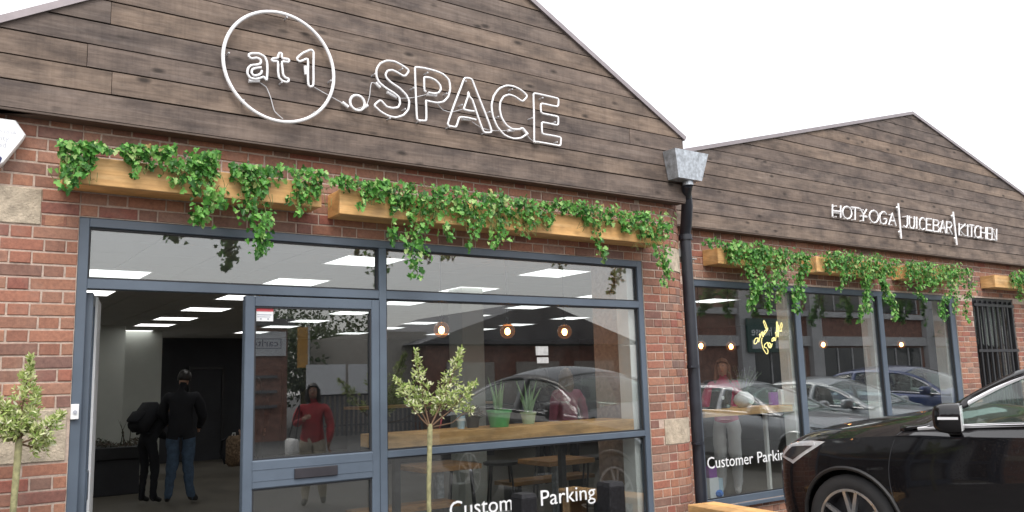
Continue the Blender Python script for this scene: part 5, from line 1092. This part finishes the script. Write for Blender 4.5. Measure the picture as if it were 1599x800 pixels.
# man in a dark jacket and jeans, back to the door
person(at(280, 787), math.radians(-18), 1.80, 'man in black jacket and blue jeans standing with his back to the doorway', ['black_cloth', 'skin', 'denim', 'black_shoe'], rad=jacket(hip=.105, kne=.078, ank=.06),
  pose=dict(head=(.02, .06, 1.625), crown=(.02, .06, 1.70), jaw=(.01, .05, 1.54), elb_r=(.26, .06, 1.13), wri_r=(.22, .22, .98), pal_r=(.20, .28, .96), elb_l=(-.25, .05, 1.14), wri_l=(-.18, .22, 1.05), pal_l=(-.15, .28, 1.06), ank_l=(-.14, -.02, .09), toe_l=(-.16, .13, .035), hee_l=(-.14, -.05, .045), ank_r=(.13, .0, .09), toe_r=(.22, .12, .035), hee_r=(.12, -.03, .045)), hair=('hair_dark', 0), face=False)
# bent person with a rucksack
b_ = at(231, 787)
person(b_, math.radians(-58), 1.68, 'person in dark clothes bending forward with a black rucksack on', ['black_cloth', 'skin', 'black_cloth', 'black_shoe'], rad=jacket(),
  pose=dict(pelvis=(0, -.06, .93), spine=(0, .04, 1.07), chest=(0, .19, 1.18), neck=(0, .33, 1.26), jaw=(0, .41, 1.27), head=(0, .46, 1.32), crown=(0, .50, 1.37), sho_l=(-.17, .27, 1.22), sho_r=(.17, .27, 1.22), elb_l=(-.22, .34, .97), elb_r=(.22, .34, .97), wri_l=(-.15, .50, .88), wri_r=(.15, .50, .88), pal_l=(-.13, .56, .88), pal_r=(.13, .56, .88), hip_l=(-.09, -.06, .88), hip_r=(.09, -.06, .88)), hair=('hair_brown', .28), face=False)
def rucksack(c, rz, mat, label, s=1.0, tilt=0.0):
    t = thing('rucksack', c, label, 'rucksack', None, rz); T = Matrix.Rotation(tilt, 4, 'X') @ Matrix.Scale(s, 4)
    xf(MB().box(-.16, .16, -.11, .11, -.24, .24, ch=.06), T).build('sack', mat, t, False, smooth=.9); xf(MB().box(-.12, .12, -.16, -.105, -.2, .0, ch=.03), T).build('pocket', mat, t, False, smooth=.9)
    for x in (-.1, .1): xf(MB().tube([(x, .1, .2), (x, .22, .16), (x, .24, -.02), (x, .13, -.2)], .02, 6), T).build('strap', 'black_cloth', t, False, smooth=1.0)
    xf(MB().tube([(-.03, .06, .24), (-.02, .05, .28), (.02, .05, .28), (.03, .06, .24)], .01, 6), T).build('handle', 'aluminium', t, False, smooth=1.0)
d_ = Matrix.Rotation(math.radians(-58), 3, 'Z') @ Vector((0, -.10, 1.16)); rucksack(b_+d_, math.radians(-58), 'black_cloth', 'black rucksack on the bending person', .95, -.75)
# person half hidden behind the closed door leaf
p_ = PZ(398, 752, FL)
person(p_, math.radians(20), 1.70, 'person in dark clothes carrying a camouflage rucksack behind the closed door', ['black_cloth', 'skin', 'black_cloth', 'black_shoe'], rad=jacket(), hair=('hair_dark', .1), face=False)
rucksack(PZ(368, 742, FL)+Vector((0, 0, .42)), .4, 'camo', 'brown camouflage rucksack standing beyond the doorway', 1.1)
# women at the far counter
def atd(px_, py_, dep): r_ = wray(px_, py_)/FPX; q = CAM+r_*dep; q.z = FL; return q
person(atd(885, 600, 11.4), math.radians(-12), 1.66, 'woman in pink jumper with fair hair seen from behind', ['soft_pink', 'skin', 'black_cloth', 'black_shoe'], rad=jacket(chest=(.165, .125)), pose=dict(elb_r=(.26, -.02, 1.14), wri_r=(.29, .04, .93), pal_r=(.295, .06, .87)), hair=('hair_fair', .16), face=False)
person(atd(848, 600, 12.2), math.radians(10), 1.70, 'person in black standing beside the woman in pink', ['black_cloth', 'skin', 'black_cloth', 'black_shoe'], rad=jacket(), hair=('hair_dark', .14), face=False)
# woman in the set-back shop
wr_ = at(1142, 772)
_, Mh, kk = person(wr_, math.radians(118), 1.72, 'smiling woman in bright pink top and grey joggers behind the side counter', ['pink_cloth', 'skin', 'grey_sweat', 'white_shoe'], rad=jacket(chest=(.155, .12), spine=(.14, .11), hip=.105, kne=.085, ank=.07), pose=dict(elb_l=(-.25, .06, 1.16), wri_l=(-.17, .25, 1.10), pal_l=(-.13, .31, 1.10), elb_r=(.25, .06, 1.16), wri_r=(.17, .25, 1.10), pal_r=(.13, .31, 1.10)), hair=('hair_brown', .24), hem=.93)
# woman outside, mirrored in the closed door
q_ = PZ(487, 790, 0.0); red = Vector((q_.x, -q_.y+.09, 0))
q2 = red
person(red, math.radians(28), 1.66, 'woman in red jacket and glasses mirrored in the closed door', ['red_cloth', 'skin_tan', 'beige_cloth', 'black_shoe'], rad=jacket(chest=(.16, .125), hip=.125, kne=.105, ank=.06), pose=dict(elb_l=(-.25, .05, 1.16), wri_l=(-.12, .24, 1.22), pal_l=(-.08, .29, 1.25), elb_r=(.25, .02, 1.15), wri_r=(.24, .12, .93), ank_r=(.14, -.16, .10), toe_r=(.15, -.02, .035), hee_r=(.14, -.2, .06)), hair=('hair_dark', .10), hem=.93)
t = thing('handbag', red+Vector((-.3, .1, .72)), 'pale grey shoulder bag carried by the woman in red', 'bag'); hb_ = red+Vector((-.32, .06, .72))
MB().box(hb_.x-.05, hb_.x+.05, hb_.y-.16, hb_.y+.16, .66, .92, ch=.03).build('body', 'shirt_white', t, smooth=.8); MB().tube([(hb_.x, hb_.y-.13, .91), (hb_.x+.06, hb_.y-.08, 1.2), (hb_.x+.1, hb_.y, 1.36), (hb_.x+.06, hb_.y+.08, 1.2), (hb_.x, hb_.y+.13, .91)], .008, 6).build('strap', 'black_cloth', t)

# ================================================================== ACROSS THE CAR PARK (seen only as reflections)
OY = -20.0
simple('opp_brick', (.20, .10, .075), .9, var=.35, scale=5); simple('opp_concrete', (.42, .42, .43), .8, var=.1, scale=1.5); simple('opp_roof', (.10, .10, .11), .6, var=.2); simple('opp_render', (.34, .32, .29), .85, var=.12); simple('opp_glass', (.03, .035, .04), .08); simple('sign_grey', (.55, .57, .60), .5, var=.03); simple('sign_green', (.02, .07, .06), .5); simple('yellow_banner', (.45, .24, .05), .6); simple('panel_white', (.62, .63, .65), .5, var=.1, scale=30)
t = thing('workshop', (4.5, OY, 0), 'low brick unit with grey company board across the car park', 'building')
MB().box(-3.0, 9.45, OY-9, OY, 0, 3.5).build('wall', 'opp_brick', t); MB().prism([(-3.3, 3.5), (9.6, 3.5), (9.6, 3.72), (-3.3, 3.72)], OY-9.2, OY+.2).build('roof', 'opp_roof', t)
for x in (0.2, 3.4): MB().box(x, x+2.2, OY-.02, OY+.05, .1, 2.4).build('shutter', 'opp_roof', t)
for z in (1.0, 1.45, 1.9): MB().box(7.3, 9.1, OY, OY+.12, z, z+.09).build('shelf_rail', 'opp_roof', t)
t = thing('company_board', (8.2, OY+.06, 2.6), 'pale grey company board reading carlton lettering on the brick unit', 'sign')
MB().box(6.85, 9.38, OY+.02, OY+.08, 2.58, 3.33).build('board', 'sign_grey', t)
fm = Matrix.Translation((9.12, OY+.083, 2.87)) @ Matrix.Rotation(math.pi, 4, 'Z') @ Matrix.Rotation(math.pi/2, 4, 'X')
text_mesh('lettering', 'carltonium', .30, 'ink', fm, t, extrude=.004, width=1.55)
for a, b, c, d in ((7.45, 9.22, 3.09, 3.11), (7.45, 9.22, 2.80, 2.82), (9.20, 9.22, 2.82, 3.09), (7.45, 7.47, 2.82, 3.09)): MB().box(a, b, OY+.081, OY+.086, c, d).build('border', 'ink', t)
t = thing('banner_post', (9.75, OY+.4, 0), 'tall yellow banner on a post beside the brick unit', 'banner'); MB().box(9.62, 9.95, OY+.38, OY+.42, 2.2, 3.45).build('banner', 'yellow_banner', t); MB().tube([(9.98, OY+.4, 0), (9.98, OY+.4, 3.5)], .035, 8).build('post', 'galvanised', t)
t = thing('metal_fence', (11.6, OY+.5, 0), 'palisade fence with two white mesh panels across the car park', 'fence')
for i in range(26): MB().box(9.9+i*.16, 9.98+i*.16, OY+.48, OY+.5, .05, 1.55).build('paling', 'opp_roof', t)
for z in (.35, 1.3): MB().box(9.85, 14.05, OY+.44, OY+.475, z, z+.05).build('rail', 'opp_roof', t)
for x in (9.85, 11.25): MB().box(x, x+1.3, OY+.53, OY+.56, 1.35, 2.28).build('mesh_panel', 'panel_white', t)
t = thing('shed_unit', (17.5, OY-1, 0), 'rendered unit with dark sloping roof across the car park', 'building')
MB().box(12.9, 15.0, OY-7, OY-1, 0, 3.45).build('wall', 'opp_render', t); MB().box(14.4, 24, OY-9, OY, 0, 2.9).build('wall', 'opp_brick', t); MB().prism([(14.0, 2.95), (24.4, 2.95), (19.2, 4.6)], OY-9.3, OY+.3).build('roof', 'opp_roof', t)
for x in (15.2, 18.2, 21.0): MB().box(x, x+2.0, OY-.01, OY+.06, .1, 2.3).build('door', 'opp_render', t)
t = thing('office_block', (27, -11.5, 0), 'brick office block with pale concrete frame along the street', 'building'); by = -11.4
MB().box(20.2, 40, by-3, by, 0, 8.0).build('wall', 'opp_brick', t)
for z0, z1 in ((2.52, 2.86), (3.56, 3.76), (6.2, 6.5), (7.8, 8.1)): MB().box(20.1, 40.1, by, by+.12, z0, z1).build('concrete_band', 'opp_concrete', t)
for x in (22.0, 25.8, 29.6, 33.4): MB().box(x, x+.62, by+.001, by+.20, 0, 8.05).build('concrete_post', 'opp_concrete', t)
for x in (22.0, 25.8, 29.6, 33.4):
    for z0, z1 in ((.9, 2.45), (3.8, 6.1)):
        wf = MB().box(x+.7, x+3.5, by+.01, by+.05, z0, z1).build('window', 'opp_glass', t)
        for i in range(4): MB().box(x+.7+i*.9, x+.76+i*.9, by+.05, by+.08, z0, z1).build('glazing_bar', 'opp_concrete', wf)
t = thing('letting_board', (23.4, by+.3, 2.3), 'dark green board with the word house along the street', 'sign'); MB().box(22.2, 24.7, by+.25, by+.31, 2.3, 3.42).build('board', 'sign_green', t)
text_mesh('lettering', 'good house', .42, 'white_plastic', Matrix.Translation((24.5, by+.313, 2.85)) @ Matrix.Rotation(math.pi, 4, 'Z') @ Matrix.Rotation(math.pi/2, 4, 'X'), t, extrude=.003, width=2.1); MB().box(22.4, 22.85, by+.311, by+.316, 2.42, 2.7).box(23.6, 24.3, by+.311, by+.316, 2.42, 2.7).build('panel', 'sign_grey', t)
def tree(x, y, h, rx, label, seed, n=1500):
    r = random.Random(seed); t = thing('tree', (x, y, 0), label, 'tree', 'trees beyond the car park')
    k = MB().tube([(x, y, 0), (x+r.gauss(0, .1), y, h*.35), (x+r.gauss(0, .15), y, h*.7)], [.16, .12, .05], 8)
    cl = [(Vector((x+r.gauss(0, rx*.42), y+r.gauss(0, rx*.4), h*r.uniform(.38, .92))), rx*r.uniform(.25, .5)) for _ in range(22)]
    for c, _ in cl[:9]: k.tube([(x, y, h*r.uniform(.25, .5)), c], [.05, .012], 5)
    k.build('trunk', 'bark', t); f = MB()
    for _ in range(n):
        c, q = r.choice(cl); d = Vector((r.gauss(0, 1), r.gauss(0, 1), r.gauss(0, .8))).normalized()*q*r.uniform(.5, 1.05); leaf(f, c+d, r.uniform(.14, .26), Vector((r.gauss(0, 1), r.gauss(0, 1), r.gauss(.6, 1))), rv(), WLEAF if False else [(0, 0, 0), (.35, .4, .1), (0, 1, 0), (-.35, .4, .1)])
    f.build('crown', 'tree_leaf', t, kind='stuff')
for i, (x, y, h, rx, l) in enumerate(((-2, -33, 5.2, 3.6, 'broad dark tree behind the low brick unit'), (6.5, -32, 4.9, 4.0, 'wide dark tree behind the company board'), (11.8, -31, 5.1, 3.6, 'dark rounded tree behind the fence'), (15.2, -33, 5.3, 3, 'dark tree between fence and sloping roof'), (12.8, -27, 4.2, 2.4, 'low dark bush tree just behind the fence'), (9.8, -26, 4.3, 2.4, 'dark tree beside the yellow banner'), (37, -8.6, 7.5, 3.2, 'leafy tree growing before the office block end'), (17.5, -36, 5.6, 3.5, 'tall dark tree behind the sloping roof'))): tree(x, y, h, rx, l, 40+i)

t = thing('added_store', (-14, -12, 0), 'unseen long brick store added to darken reflections in the black car', 'building')  # out of view, added so the black car mirrors darker surroundings
MB().box(-20, -13, -26, 2.5, 0, 4.2).build('wall', 'opp_brick', t); MB().box(-20.2, -12.8, -26.2, 2.7, 4.2, 4.45).build('roof', 'opp_roof', t)
for y in (-22, -16.5, -11, -5.5): MB().box(-13.02, -12.94, y, y+3.2, .1, 2.9).build('shutter', 'opp_roof', t)
for i, (x, y, h, rx, l) in enumerate(((-11.2, -19, 4.8, 2.6, 'unseen leafy tree added at the far corner of the long store'), (-11.4, -8, 4.4, 2.3, 'unseen leafy tree added before the middle of the long store'))): tree(x, y, h, rx, l, 70+i)  # out-of-view trees added beside the store to shape the car's reflections
